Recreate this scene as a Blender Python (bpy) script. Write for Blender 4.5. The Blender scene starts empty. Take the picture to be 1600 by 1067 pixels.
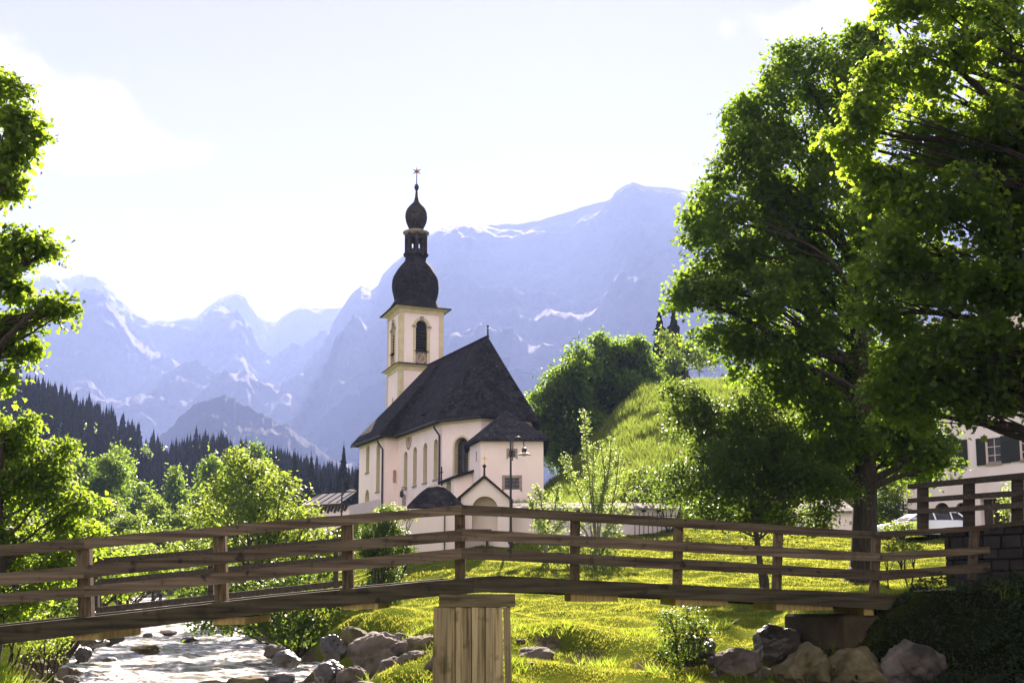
import bpy, bmesh, math, random
import numpy as np
from mathutils import Vector, Matrix, noise
R = math.radians
random.seed(7); rng = np.random.default_rng(7)
sc = bpy.context.scene
COL = sc.collection

# ---------------------------------------------------------------- camera maths (eye at z = 0)
F, TH, CX, CY = 1689.0, R(7), 800.0, 718.0
CT, ST = math.cos(TH), math.sin(TH)
def ray(px, py):
    v = (CY-py)/F
    return Vector(((px-CX)/F, CT-v*ST, ST+v*CT))
def P(px, py, Y):
    d = ray(px, py); return d*(Y/d.y)
def proj(p):
    c = p[1]*CT+p[2]*ST; u = -p[1]*ST+p[2]*CT
    return CX+F*p[0]/c, CY-F*u/c
def ss(a, b, x):
    t = np.clip((x-a)/(b-a), 0, 1); return t*t*(3-2*t)

# ---------------------------------------------------------------- terrain
SY = [-30, 0, 10, 16, 20, 25, 30, 48, 105, 200, 400]
SX = [1, -.6, -2.6, -4.2, -6.0, -7.5, -8.9, -15.0, -34.0, -66, -130]
SW = [2.4, 2.2, 2.0, 2.0, 2.3, 2.9, 3.2, 2.7, 2.6, 2.5, 2.5]
WZ = [-3.0, -2.7, -2.5, -2.35, -2.25, -2.1, -2.0, -1.65, -1.15, -.2, 3]
LY = [-30, 5, 16, 19, 21, 22.6, 28, 40, 52, 60, 70, 85, 100, 140, 200, 350, 1000, 3000, 8000]
LZ = [-2.2, -2.1, -1.95, -1.6, -1.2, -.8, -.4, .6, 2.3, 3.5, 5.0, 6.2, 6.8, 8, 9, 12, 20, 30, 40]
FS = [-.9, -.474, -.385, -.273, -.2, -.142, 0, .2, .9]
FZ = [104, 78, 64, 44, 37, 31, 28, 38, 75]
def T(x, y):
    x = np.asarray(x, float); y = np.asarray(y, float)
    sx = np.interp(y, SY, SX); hw = np.interp(y, SY, SW); w = np.interp(y, SY, WZ)
    hw = hw + .35*np.sin(y*.9)+.25*np.sin(y*2.3+1)
    L = np.interp(y, LY, LZ)
    d = x-sx
    right = (w+1.25)+(L-(w+1.25))*ss(1, 12, d-hw)
    right = np.where(y < 27, L, right)
    left = w+1.15+.05*np.clip(-d-hw, 0, 70)
    land = np.where(d > 0, right, left)
    t = np.abs(d)-hw
    k = ss(-.4, 2.4, t)
    z = (w-.5)*(1-k)+land*k
    # gentle unevenness of the lawn
    und = .05*np.sin(x*1.1+.6*y)+.035*np.sin(4.1*y+1.7*x+1.5*np.sin(.8*x+.3*y))+.03*np.sin(2.7*y-2.9*x+2*np.sin(.5*x))+.04*np.sin(x*2.3-.9*y+1)+.07*np.sin(.5*x+.37*y)
    z = z+und*k*np.where(y < 120, 1, 0)
    # washed-out hollows in the edge of the lawn
    for hx, hy, hr, hd in ((1.5, 21.0, .7, .38), (2.6, 20.4, .6, .34), (.7, 21.6, .45, .25), (3.6, 20.9, .5, .3), (-2.2, 23.6, .6, .3), (-3.0, 24.4, .6, .35)):
        z = z-.7*hd*np.exp(-(((x-hx)/hr)**2*.6+((y-hy)/(hr*.8))**2))
    # raised bank carrying the path at the right end of the bridge
    pz = .02+.045*(x-8)-.42*np.clip(19.3-y, 0, 6)
    e_ = 6.8-1.8*ss(18.8, 20.2, y)
    s = ss(e_, e_+2.6, x)*(1-ss(24, 31, y))
    z = z*(1-s)+pz*s
    # meadow hill to the right of the church
    y0 = 65+.8*np.clip(x-12, 0, 60)
    yl = np.minimum(y, 81.5+1.18*np.clip(x, 0, 40))
    flat = ss(11, 18, x)*(1-ss(74, 82, y))*ss(40, 50, y)
    z = np.where(x > 8, z-flat*np.maximum(z-2.9, 0), z)
    hill = 4.6+.2*(x-2)+.375*(yl-y0)+.03*(y-yl)
    m = ss(-3, 12, x)*ss(60, 68, y)*(1-ss(220, 420, y))*(1-ss(14, 19, x)*(1-ss(74, 84, y)))
    hill = np.maximum(hill, z)
    z = z*(1-m)+hill*m
    # wooded hill across the valley
    fs = x/np.maximum(y, 1)
    fz = np.interp(fs, FS, FZ)
    f = ss(170, 410, y)*(1-.6*ss(450, 1200, y))
    z = z+(fz-12)*f
    return z
def Tz(x, y): return float(T(x, y))
def hit(px, py, y0=14.0, y1=900.0):
    d = ray(px, py); d = d/d.y
    ys = np.concatenate([np.arange(y0, 130, .1), np.arange(130, y1, 2.0)])
    z = T(d.x*ys, ys)-d.z*ys
    i = np.argmax(z > 0) if (z > 0).any() else len(ys)-1
    y = ys[i]
    return Vector((d.x*y, y, Tz(d.x*y, y)))

# ---------------------------------------------------------------- object helpers
OFF = {}
def tag(o, label=None, cat=None, group=None, kind=None):
    if label: o['label'] = label
    if cat: o['category'] = cat
    if group: o['group'] = group
    if kind: o['kind'] = kind
    return o
def thing(name, label, cat, loc=(0, 0, 0), group=None):
    o = bpy.data.objects.new(name, None); COL.objects.link(o)
    o.empty_display_size = .3
    o.location = loc; OFF[o] = Vector(loc)
    return tag(o, label, cat, group)
def link(name, me, parent=None, off=None):
    o = bpy.data.objects.new(name, me); COL.objects.link(o)
    if parent is not None:
        o.parent = parent; OFF[o] = OFF.get(parent, Vector((0, 0, 0)))
    else:
        o.location = off if off is not None else (0, 0, 0)
        OFF[o] = Vector(o.location)
    return o
def mesh_np(name, V, loops, starts, totals, mat, smooth=False):
    me = bpy.data.meshes.new(name)
    me.vertices.add(len(V)); me.vertices.foreach_set('co', np.asarray(V, np.float32).ravel())
    me.loops.add(len(loops)); me.loops.foreach_set('vertex_index', np.asarray(loops, np.int32))
    me.polygons.add(len(starts))
    me.polygons.foreach_set('loop_start', np.asarray(starts, np.int32))
    if smooth: me.polygons.foreach_set('use_smooth', np.ones(len(starts), bool))
    me.materials.append(mat)
    me.update(calc_edges=True); me.validate()
    return me
class MB:
    """collects shapes in world coordinates; build() links them as one mesh object"""
    def __init__(s): s.v = []; s.f = []
    def add(s, vs, fs):
        n = len(s.v); s.v += [Vector(p) for p in vs]; s.f += [[i+n for i in f] for f in fs]; return s
    def hexa(s, b, t):     # bottom 4, top 4 (same winding)
        return s.add(list(b)+list(t), [(3, 2, 1, 0), (4, 5, 6, 7), (0, 1, 5, 4), (1, 2, 6, 5), (2, 3, 7, 6), (3, 0, 4, 7)])
    def box(s, c, sz, yaw=0):
        cx, cy, cz = c; hx, hy, hz = sz[0]/2, sz[1]/2, sz[2]/2
        ca, sa = math.cos(yaw), math.sin(yaw)
        q = [(-hx, -hy), (hx, -hy), (hx, hy), (-hx, hy)]
        q = [(cx+a*ca-b*sa, cy+a*sa+b*ca) for a, b in q]
        return s.hexa([(a, b, cz-hz) for a, b in q], [(a, b, cz+hz) for a, b in q])
    def bar(s, p0, p1, w, h, up=(0, 0, 1)):
        p0, p1 = Vector(p0), Vector(p1); d = (p1-p0).normalized(); u = Vector(up)
        r = d.cross(u)
        if r.length < 1e-4: r = d.cross(Vector((1, 0, 0)))
        r.normalize(); u = r.cross(d)
        q = [r*-w/2-u*h/2, r*w/2-u*h/2, r*w/2+u*h/2, r*-w/2+u*h/2]
        return s.hexa([p0+a for a in q], [p1+a for a in q])
    def prism(s, poly, z0, z1):
        n = len(poly)
        vs = [(x, y, z0) for x, y in poly]+[(x, y, z1) for x, y in poly]
        return s.add(vs, [tuple(range(n))[::-1], tuple(range(n, 2*n))]+[(i, (i+1) % n, n+(i+1) % n, n+i) for i in range(n)])
    def extrude(s, pts, d):  # planar 3D polygon, thickness vector
        n = len(pts); d = Vector(d); pts = [Vector(p) for p in pts]
        return s.add(pts+[p+d for p in pts], [tuple(range(n))[::-1], tuple(range(n, 2*n))]+[(i, (i+1) % n, n+(i+1) % n, n+i) for i in range(n)])
    def tube(s, pts, rad, n=8, cap=True):
        pts = [Vector(p) for p in pts]; vs = []; fs = []
        if not hasattr(rad, '__len__'): rad = [rad]*len(pts)
        ref = Vector((.3, .9, .2))
        for i, p in enumerate(pts):
            d = (pts[min(i+1, len(pts)-1)]-pts[max(i-1, 0)]).normalized()
            a = d.cross(ref)
            if a.length < .05: a = d.cross(Vector((1, 0, 0)))
            a.normalize(); b = d.cross(a)
            for k in range(n):
                t = 2*math.pi*k/n
                vs.append(p+(a*math.cos(t)+b*math.sin(t))*rad[i])
        for i in range(len(pts)-1):
            for k in range(n):
                fs.append((i*n+k, i*n+(k+1) % n, (i+1)*n+(k+1) % n, (i+1)*n+k))
        if cap:
            fs.append(tuple(range(n))[::-1]); fs.append(tuple((len(pts)-1)*n+k for k in range(n)))
        return s.add(vs, fs)
    def lathe(s, prof, c, n=24, ph=0):   # prof: (radius, z)
        c = Vector(c); vs = []; fs = []
        for r, z in prof:
            for k in range(n):
                t = 2*math.pi*k/n+ph; vs.append(c+Vector((r*math.cos(t), r*math.sin(t), z)))
        m = len(prof)
        for i in range(m-1):
            for k in range(n):
                fs.append((i*n+k, i*n+(k+1) % n, (i+1)*n+(k+1) % n, (i+1)*n+k))
        fs.append(tuple(range(n))[::-1]); fs.append(tuple((m-1)*n+k for k in range(n)))
        return s.add(vs, fs)
    def build(s, name, mat, parent=None, smooth=False, off=None, bevel=0, label=None, fixn=True):
        o0 = OFF[parent] if parent is not None else Vector(off if off is not None else (0, 0, 0))
        me = bpy.data.meshes.new(name)
        me.from_pydata([tuple(p-o0) for p in s.v], [], s.f)
        bm = bmesh.new(); bm.from_mesh(me)
        if fixn: bmesh.ops.recalc_face_normals(bm, faces=bm.faces)
        if bevel: bmesh.ops.bevel(bm, geom=list(bm.edges), offset=bevel, segments=1, affect='EDGES', clamp_overlap=True)
        bm.to_mesh(me); bm.free()
        me.materials.append(mat)
        if smooth:
            for p in me.polygons: p.use_smooth = True
            try: me.set_sharp_from_angle(angle=R(50))
            except Exception: pass
        ob = link(name, me, parent, o0)
        if label: ob['label'] = label
        return ob
def copy_tree(o, parent=None):
    c = o.copy(); COL.objects.link(c)
    if parent is not None: c.parent = parent
    for ch in list(o.children): copy_tree(ch, c)
    return c

# ---------------------------------------------------------------- materials
def nodes(name):
    m = bpy.data.materials.new(name); m.use_nodes = True
    nt = m.node_tree; nt.nodes.clear()
    out = nt.nodes.new('ShaderNodeOutputMaterial')
    def N(t, **k):
        n = nt.nodes.new(t)
        for a, b in k.items():
            if a in n.inputs: n.inputs[a].default_value = b
            else: setattr(n, a, b)
        return n
    L = lambda a, b: nt.links.new(a, b)
    return m, N, L, out
def c4(c): return (c[0], c[1], c[2], 1)
def ramp(N, L, src, stops):
    r = N('ShaderNodeValToRGB'); e = r.color_ramp.elements
    while len(e) < len(stops): e.new(.5)
    for i, (p, c) in enumerate(stops): e[i].position = p; e[i].color = c4(c)
    L(src, r.inputs[0]); return r.outputs[0]
def surf(name, c1, c2, scale=4, rough=.85, bump=.2, bscale=None, stretch=(1, 1, 1), rot=(0, 0, 0), spec=.3, rand=0,
         metal=0, lo=.35, hi=.65, c3=None, bdist=.02, detail=6, knots=0):
    """two-tone procedural surface with bump"""
    m, N, L, out = nodes(name)
    tc = N('ShaderNodeTexCoord'); mp = N('ShaderNodeMapping')
    mp.inputs['Scale'].default_value = stretch; vec = tc.outputs['Object']
    if any(rot):
        m0 = N('ShaderNodeMapping'); m0.inputs['Rotation'].default_value = rot; L(vec, m0.inputs[0]); vec = m0.outputs[0]
    L(vec, mp.inputs[0]); vec = mp.outputs[0]
    if rand:
        oi = N('ShaderNodeObjectInfo'); ad = N('ShaderNodeVectorMath', operation='ADD'); sl = N('ShaderNodeVectorMath', operation='SCALE')
        sl.inputs[0].default_value = (13, 29, 47); L(oi.outputs['Random'], sl.inputs['Scale'])
        L(vec, ad.inputs[0]); L(sl.outputs[0], ad.inputs[1]); vec = ad.outputs[0]
    n1 = N('ShaderNodeTexNoise', Scale=scale, Detail=detail, Roughness=.6); L(vec, n1.inputs['Vector'])
    st = [(lo, c1), (hi, c2)]
    if c3: st = [(lo, c1), ((lo+hi)/2, c2), (hi+.12, c3)]
    col = ramp(N, L, n1.outputs['Fac'], st)
    if rand:
        hs = N('ShaderNodeHueSaturation'); mr = N('ShaderNodeMapRange')
        mr.inputs['To Min'].default_value = 1-rand; mr.inputs['To Max'].default_value = 1+rand
        L(oi.outputs['Random'], mr.inputs['Value']); L(mr.outputs[0], hs.inputs['Value']); L(col, hs.inputs['Color']); col = hs.outputs[0]
    if knots:
        kv = N('ShaderNodeTexNoise', Scale=knots, Detail=2, Roughness=.5); L(tc.outputs['Object'], kv.inputs['Vector'])
        kc = ramp(N, L, kv.outputs['Fac'], [(.27, (.28, .26, .24)), (.36, (1, 1, 1)), (.62, (1, 1, 1)), (.72, (.55, .56, .5))])
        km = N('ShaderNodeMix', data_type='RGBA', blend_type='MULTIPLY'); km.inputs[0].default_value = .9; L(col, km.inputs[6]); L(kc, km.inputs[7]); col = km.outputs[2]
    b = N('ShaderNodeBsdfPrincipled', Roughness=rough, Metallic=metal); b.inputs['Specular IOR Level'].default_value = spec
    L(col, b.inputs['Base Color'])
    if bump:
        n2 = N('ShaderNodeTexNoise', Scale=bscale or scale*4, Detail=8, Roughness=.65); L(vec, n2.inputs['Vector'])
        bp = N('ShaderNodeBump', Strength=bump, Distance=bdist); L(n2.outputs['Fac'], bp.inputs['Height']); L(bp.outputs[0], b.inputs['Normal'])
    L(b.outputs[0], out.inputs[0]); return m
def leafmat(name, c1, c2, tr, amt=.5, rough=.5, scale=2.8, spec=.25):
    m, N, L, out = nodes(name)
    tc = N('ShaderNodeTexCoord'); n1 = N('ShaderNodeTexNoise', Scale=scale, Detail=4, Roughness=.8); L(tc.outputs['Object'], n1.inputs['Vector'])
    col = ramp(N, L, n1.outputs['Fac'], [(.36, c1), (.64, c2)])
    b = N('ShaderNodeBsdfPrincipled', Roughness=rough); b.inputs['Specular IOR Level'].default_value = spec
    L(col, b.inputs['Base Color'])
    t = N('ShaderNodeBsdfTranslucent')
    tcol = ramp(N, L, n1.outputs['Fac'], [(.36, tuple(a*.75 for a in tr)), (.64, tr)]); L(tcol, t.inputs[0])
    mx = N('ShaderNodeMixShader'); mx.inputs[0].default_value = amt
    L(b.outputs[0], mx.inputs[1]); L(t.outputs[0], mx.inputs[2]); L(mx.outputs[0], out.inputs[0]); return m
def shingle(name, c1, c2, fleck, course=.22):
    m, N, L, out = nodes(name)
    tc = N('ShaderNodeTexCoord')
    n1 = N('ShaderNodeTexNoise', Scale=1.3, Detail=8, Roughness=.7); L(tc.outputs['Object'], n1.inputs['Vector'])
    vo = N('ShaderNodeTexVoronoi', Scale=3.4); mp = N('ShaderNodeMapping'); mp.inputs['Scale'].default_value = (1, 1, 1.6)
    L(tc.outputs['Object'], mp.inputs[0]); L(mp.outputs[0], vo.inputs['Vector'])
    a = ramp(N, L, n1.outputs['Fac'], [(.35, c1), (.68, c2)])
    mx = N('ShaderNodeMix', data_type='RGBA', blend_type='MULTIPLY'); mx.inputs[0].default_value = .75
    v2 = ramp(N, L, vo.outputs['Color'], [(.1, (.45, .45, .45)), (.9, (1.35, 1.35, 1.35))])
    L(a, mx.inputs[6]); L(v2, mx.inputs[7])
    n3 = N('ShaderNodeTexNoise', Scale=9, Detail=3, Roughness=.6); L(tc.outputs['Object'], n3.inputs['Vector'])
    fl = ramp(N, L, n3.outputs['Fac'], [(.66, (0, 0, 0)), (.72, (1, 1, 1))])
    m2 = N('ShaderNodeMix', data_type='RGBA'); L(fl, m2.inputs[0]); L(mx.outputs[2], m2.inputs[6]); m2.inputs[7].default_value = c4(fleck)
    b = N('ShaderNodeBsdfPrincipled', Roughness=.9); b.inputs['Specular IOR Level'].default_value = .06
    L(m2.outputs[2], b.inputs['Base Color'])
    sx = N('ShaderNodeSeparateXYZ'); L(tc.outputs['Object'], sx.inputs[0])
    md = N('ShaderNodeMath', operation='MULTIPLY'); md.inputs[1].default_value = 1/course; L(sx.outputs['Z'], md.inputs[0])
    fr = N('ShaderNodeMath', operation='FRACT'); L(md.outputs[0], fr.inputs[0])
    ad = N('ShaderNodeMath', operation='MULTIPLY_ADD'); ad.inputs[1].default_value = -.6; L(fr.outputs[0], ad.inputs[0]); L(vo.outputs['Distance'], ad.inputs[2])
    bp = N('ShaderNodeBump', Strength=.7, Distance=.05); L(ad.outputs[0], bp.inputs['Height']); L(bp.outputs[0], b.inputs['Normal'])
    L(b.outputs[0], out.inputs[0]); return m

BYAW = math.atan2(4.5, 11.9)
M = {}
M['rail'] = surf('weathered_rail_wood', (.042, .031, .02), (.14, .108, .072), 2.2, .8, .35, 7, (.3, 9, 9), (0, 0, -BYAW), rand=.3, spec=.2, knots=5.5)
M['post'] = surf('weathered_post_wood', (.046, .034, .02), (.16, .118, .07), 3, .8, .35, 9, (9, 9, .5), rand=.2, spec=.2, knots=5)
M['beam'] = surf('dark_mossy_beam_wood', (.018, .016, .009), (.07, .06, .034), 2.2, .85, .4, 9, (.35, 7, 7), (0, 0, -BYAW), rand=.15, spec=.2, knots=3)
M['joist'] = surf('pale_joist_wood', (.2, .14, .05), (.36, .27, .10), 3, .8, .3, 9, (7, 1, 1), (0, 0, -BYAW), spec=.2)
M['pier'] = surf('pier_boards', (.10, .08, .038), (.31, .25, .13), 2.2, .85, .4, 8, (7, 7, .3), rand=.35, spec=.2, c3=(.42, .35, .21), knots=3.2)
M['darkwood'] = surf('old_dark_wood', (.03, .024, .018), (.075, .06, .045), 3, .85, .3, 9, (.5, 8, 8), rand=.2, spec=.2)
M['plaster'] = surf('pale_plaster', (.80, .68, .635), (.89, .77, .73), .9, .92, .25, 14, (1, 1, .45), spec=.15, bdist=.012, lo=.3, hi=.7)
M['plaster2'] = surf('white_plaster', (.82, .715, .69), (.90, .80, .78), .9, .92, .25, 12, (1, 1, .5), spec=.15, bdist=.012, lo=.3, hi=.7)
M['ochre'] = surf('ochre_trim', (.52, .45, .27), (.63, .56, .36), 1.5, .9, .1, 12, spec=.15)
M['niche'] = surf('ochre_niche', (.58, .51, .30), (.66, .59, .38), 1.2, .9, .1, 12, spec=.15)
M['greystone'] = surf('grey_stone_trim', (.24, .2, .16), (.36, .31, .26), 4, .9, .2, 20)
M['shingle'] = shingle('dark_wood_shingles', (.010, .0098, .0098), (.033, .032, .0315), (.2, .195, .19))
M['shingle_brown'] = shingle('brown_wood_shingles', (.024, .021, .018), (.062, .054, .046), (.18, .165, .15), .16)
M['shingle_grey'] = shingle('grey_wall_shingles', (.16, .15, .14), (.34, .32, .3), (.55, .53, .5), .12)
M['slate'] = shingle('slate_grey_shingles', (.015, .015, .0155), (.05, .049, .05), (.3, .29, .29), .2)
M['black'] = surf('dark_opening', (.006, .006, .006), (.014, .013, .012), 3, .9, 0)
M['iron'] = surf('black_iron', (.012, .012, .012), (.03, .028, .026), 8, .5, .1, 30, spec=.4)
M['gold'] = surf('gilt_metal', (.45, .29, .06), (.62, .4, .1), 6, .35, .05, 30, metal=.8)
M['bronze'] = surf('old_gilt_star', (.10, .06, .02), (.2, .12, .04), 6, .45, .05, 30, metal=.7)
M['lampglass'] = surf('lamp_shade_enamel', (.6, .55, .42), (.72, .68, .55), 6, .4, 0)
M['clock'] = surf('clock_face', (.2, .15, .12), (.3, .23, .19), 6, .8, .1, 20)
M['mural'] = surf('faded_mural_paint', (.3, .18, .10), (.45, .3, .19), 5, .9, .05, 20)
M['glass'] = surf('dark_window_glass', (.012, .014, .014), (.03, .032, .03), 1.5, .08, 0, spec=.6)
M['winframe'] = surf('pale_window_frame', (.55, .5, .42), (.65, .6, .5), 4, .7, .05, 30)
M['shutter'] = surf('dark_green_shutter', (.015, .02, .017), (.035, .042, .036), 4, .7, .2, 20, (1, 1, 12))
M['copper'] = surf('drain_pipe_metal', (.014, .012, .01), (.03, .025, .02), 6, .5, .05, 20)
M['rock'] = surf('boulder_rock', (.035, .031, .026), (.12, .105, .088), 1.6, .88, .8, 5, rand=.25, c3=(.2, .18, .155), bdist=.06, spec=.25, detail=10)
M['rock_moss'] = surf('mossy_boulder_rock', (.035, .033, .014), (.10, .088, .045), 1.7, .9, .8, 5, rand=.25, c3=(.18, .16, .11), bdist=.06, spec=.2, detail=10)
M['rock_wet'] = surf('wet_boulder_rock', (.02, .019, .017), (.07, .065, .055), 2, .4, .6, 6, rand=.2, bdist=.05, spec=.5)
M['concrete'] = surf('mossy_concrete', (.028, .022, .010), (.085, .066, .034), 1.2, .9, .4, 8, bdist=.03)
M['drystone'] = surf('retaining_wall_stone', (.012, .011, .009), (.035, .032, .026), 3, .9, .6, 8, rand=.2, bdist=.04)
M['bark'] = surf('tree_bark', (.016, .013, .010), (.05, .041, .032), 3, .9, .8, 8, (5, 5, .8), bdist=.03)
M['bark_pale'] = surf('sapling_bark', (.12, .1, .08), (.26, .22, .18), 4, .9, .4, 8, (5, 5, 1))
M['maple'] = leafmat('maple_leaves', (.010, .022, .004), (.024, .048, .009), (.30, .50, .035), .5, .6)
M['maple_near'] = leafmat('near_maple_leaves', (.011, .026, .005), (.028, .058, .01), (.38, .58, .04), .5, .6)
M['lime'] = leafmat('bright_shrub_leaves', (.035, .07, .01), (.07, .12, .018), (.42, .58, .06), .42)
M['shrub'] = leafmat('dark_shrub_leaves', (.012, .025, .005), (.026, .05, .01), (.24, .40, .035), .36)
M['sapling'] = leafmat('sapling_leaves', (.08, .13, .03), (.12, .18, .045), (.42, .58, .12), .46)
M['roundtree'] = leafmat('hillside_tree_leaves', (.016, .036, .007), (.038, .075, .014), (.30, .50, .04), .46, scale=.8)
M['midtree'] = leafmat('valley_tree_leaves', (.03, .06, .01), (.055, .095, .018), (.34, .5, .06), .42, scale=.2)
M['needle'] = leafmat('spruce_needles', (.010, .015, .008), (.022, .028, .014), (.07, .08, .025), .2, .9, scale=.3, spec=.0)
M['lawn'] = leafmat('lawn_blades', (.08, .11, .018), (.15, .165, .03), (.47, .51, .065), .5, 1, scale=.7, spec=0)
M['meadow'] = leafmat('meadow_grass', (.07, .11, .02), (.17, .17, .04), (.28, .39, .06), .48, 1, scale=.5, spec=0)
M['bankgrass'] = leafmat('bank_grass', (.07, .12, .015), (.12, .17, .025), (.42, .58, .05), .5, scale=.8)
# ================================================================ camera, light, sky
cam = bpy.data.cameras.new('camera'); co = bpy.data.objects.new('camera', cam); COL.objects.link(co)
cam.sensor_width = 36; cam.lens = 36*F/1600; cam.shift_y = (CY-533.5)/1600
cam.clip_start = .1; cam.clip_end = 30000
co.location = (0, 0, 0); co.rotation_euler = (R(90)+TH, 0, 0); sc.camera = co
SUN_EL, SUN_AZ = 34.0, 3.5
sd = Vector((math.sin(R(SUN_AZ))*math.cos(R(SUN_EL)), math.cos(R(SUN_AZ))*math.cos(R(SUN_EL)), math.sin(R(SUN_EL))))
sl = bpy.data.lights.new('sun', 'SUN'); so = bpy.data.objects.new('sun', sl); COL.objects.link(so)
sl.energy = 5.0; sl.angle = R(.55); sl.color = (1, .93, .80)
so.rotation_euler = (-sd).to_track_quat('-Z', 'Y').to_euler(); so.location = (10, 60, 60)
w = bpy.data.worlds.new('World'); sc.world = w; w.use_nodes = True
nt = w.node_tree; nt.nodes.clear()
def WN(t, **k):
    n = nt.nodes.new(t)
    for a, b in k.items():
        if a in n.inputs: n.inputs[a].default_value = b
        else: setattr(n, a, b)
    return n
WL = nt.links.new
sky = WN('ShaderNodeTexSky'); sky.sky_type = 'NISHITA'; sky.sun_disc = False
sky.sun_elevation = R(SUN_EL); sky.sun_rotation = R(SUN_AZ); sky.altitude = 700; sky.air_density = 1.0; sky.dust_density = .1; sky.ozone_density = .5
# a few fair-weather clouds, by direction in the sky
tc = WN('ShaderNodeTexCoord')
nz = WN('ShaderNodeTexNoise', Scale=13, Detail=9, Roughness=.6, Distortion=.2); WL(tc.outputs['Generated'], nz.inputs['Vector'])
acc = None
for (px, py, rx, ry, wt) in [(115, 150, 75, 50, 1.0), (165, 205, 85, 40, .9), (250, 235, 80, 30, .95), (60, 235, 80, 40, .7), (0, 70, 40, 40, .9), (225, 338, 32, 12, .8), (330, 318, 28, 11, .75), (1200, 30, 160, 40, .6), (1320, 20, 80, 45, .8), (520, 370, 70, 22, .7)]:
    d = ray(px, py).normalized()
    a = math.atan2(d.x, d.y); e = math.asin(d.z)
    right = Vector((math.cos(a), -math.sin(a), 0)); up = right.cross(d)
    if up.z < 0: up = -up
    def dot(vv, s):
        n = WN('ShaderNodeVectorMath', operation='DOT_PRODUCT'); WL(tc.outputs['Generated'], n.inputs[0]); n.inputs[1].default_value = vv*s; return n.outputs['Value']
    x = dot(right, F/rx); y = dot(up, F/ry); z = dot(d, 1)
    y0 = WN('ShaderNodeMath', operation='MULTIPLY'); WL(x, y0.inputs[0]); WL(x, y0.inputs[1])
    y1 = WN('ShaderNodeMath', operation='MULTIPLY_ADD'); WL(y, y1.inputs[0]); WL(y, y1.inputs[1]); WL(y0.outputs[0], y1.inputs[2])
    g = WN('ShaderNodeMath', operation='POWER'); g.inputs[0].default_value = 2.0; ng = WN('ShaderNodeMath', operation='MULTIPLY'); ng.inputs[1].default_value = -1.1
    WL(y1.outputs[0], ng.inputs[0]); WL(ng.outputs[0], g.inputs[1])
    fr = WN('ShaderNodeMath', operation='GREATER_THAN'); WL(z, fr.inputs[0]); fr.inputs[1].default_value = 0
    m_ = WN('ShaderNodeMath', operation='MULTIPLY'); WL(g.outputs[0], m_.inputs[0]); WL(fr.outputs[0], m_.inputs[1])
    m2 = WN('ShaderNodeMath', operation='MULTIPLY_ADD'); WL(m_.outputs[0], m2.inputs[0]); m2.inputs[1].default_value = wt
    if acc is None: m2.inputs[2].default_value = 0
    else: WL(acc, m2.inputs[2])
    acc = m2.outputs[0]
sm = WN('ShaderNodeMath', operation='MULTIPLY_ADD'); WL(acc, sm.inputs[0]); sm.inputs[1].default_value = .42
WL(nz.outputs['Fac'], sm.inputs[2])
mr = WN('ShaderNodeMapRange', interpolation_type='SMOOTHSTEP'); WL(sm.outputs[0], mr.inputs['Value'])
mr.inputs['From Min'].default_value = .73; mr.inputs['From Max'].default_value = .9; mr.inputs['To Max'].default_value = .8
n5 = WN('ShaderNodeTexNoise', Scale=13, Detail=6); WL(tc.outputs['Generated'], n5.inputs['Vector'])
cr = WN('ShaderNodeValToRGB'); WL(n5.outputs['Fac'], cr.inputs[0])
cr.color_ramp.elements[0].position = .38; cr.color_ramp.elements[0].color = (3.2, 3.3, 4.0, 1)
cr.color_ramp.elements[1].position = .56; cr.color_ramp.elements[1].color = (5.2, 5.2, 5.4, 1)
hsv = WN('ShaderNodeHueSaturation'); hsv.inputs['Saturation'].default_value = .4; hsv.inputs['Value'].default_value = .49; hsv.inputs['Hue'].default_value = .53; WL(sky.outputs[0], hsv.inputs['Color'])
mx = WN('ShaderNodeMix', data_type='RGBA'); WL(mr.outputs[0], mx.inputs[0]); WL(hsv.outputs[0], mx.inputs[6]); WL(cr.outputs[0], mx.inputs[7])
# unseen cloud bank added behind the camera, its brightness filling the shaded walls
bd = WN('ShaderNodeVectorMath', operation='DOT_PRODUCT'); WL(tc.outputs['Generated'], bd.inputs[0]); bd.inputs[1].default_value = Vector((-.1, -.88, .46)).normalized()
bn = WN('ShaderNodeTexNoise', Scale=3.5, Detail=8, Roughness=.6); WL(tc.outputs['Generated'], bn.inputs['Vector'])
ba = WN('ShaderNodeMath', operation='MULTIPLY_ADD'); WL(bn.outputs['Fac'], ba.inputs[0]); ba.inputs[1].default_value = .7; WL(bd.outputs['Value'], ba.inputs[2])
bm_ = WN('ShaderNodeMapRange', interpolation_type='SMOOTHSTEP'); WL(ba.outputs[0], bm_.inputs['Value']); bm_.inputs['From Min'].default_value = .95; bm_.inputs['From Max'].default_value = 1.2; bm_.inputs['To Max'].default_value = .85
mx0 = mx; mx = WN('ShaderNodeMix', data_type='RGBA'); WL(bm_.outputs[0], mx.inputs[0]); WL(mx0.outputs[2], mx.inputs[6]); mx.inputs[7].default_value = (7.0, 6.75, 6.65, 1)
bg = WN('ShaderNodeBackground'); bg.inputs[1].default_value = .037; WL(mx.outputs[2], bg.inputs[0])
wo = WN('ShaderNodeOutputWorld'); WL(bg.outputs[0], wo.inputs[0])
vs = sc.view_settings
sc.display_settings.display_device = 'sRGB'
vs.view_transform = 'Standard'; vs.look = 'None'; vs.gamma = 1; vs.exposure = 2.78
try:
    vs.use_white_balance = True; vs.white_balance_temperature = 7100; vs.white_balance_tint = 22
except Exception: pass
sc.cycles.use_denoising = True
sc.cycles.max_bounces = 6; sc.cycles.diffuse_bounces = 3; sc.cycles.glossy_bounces = 3; sc.cycles.transmission_bounces = 4
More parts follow.
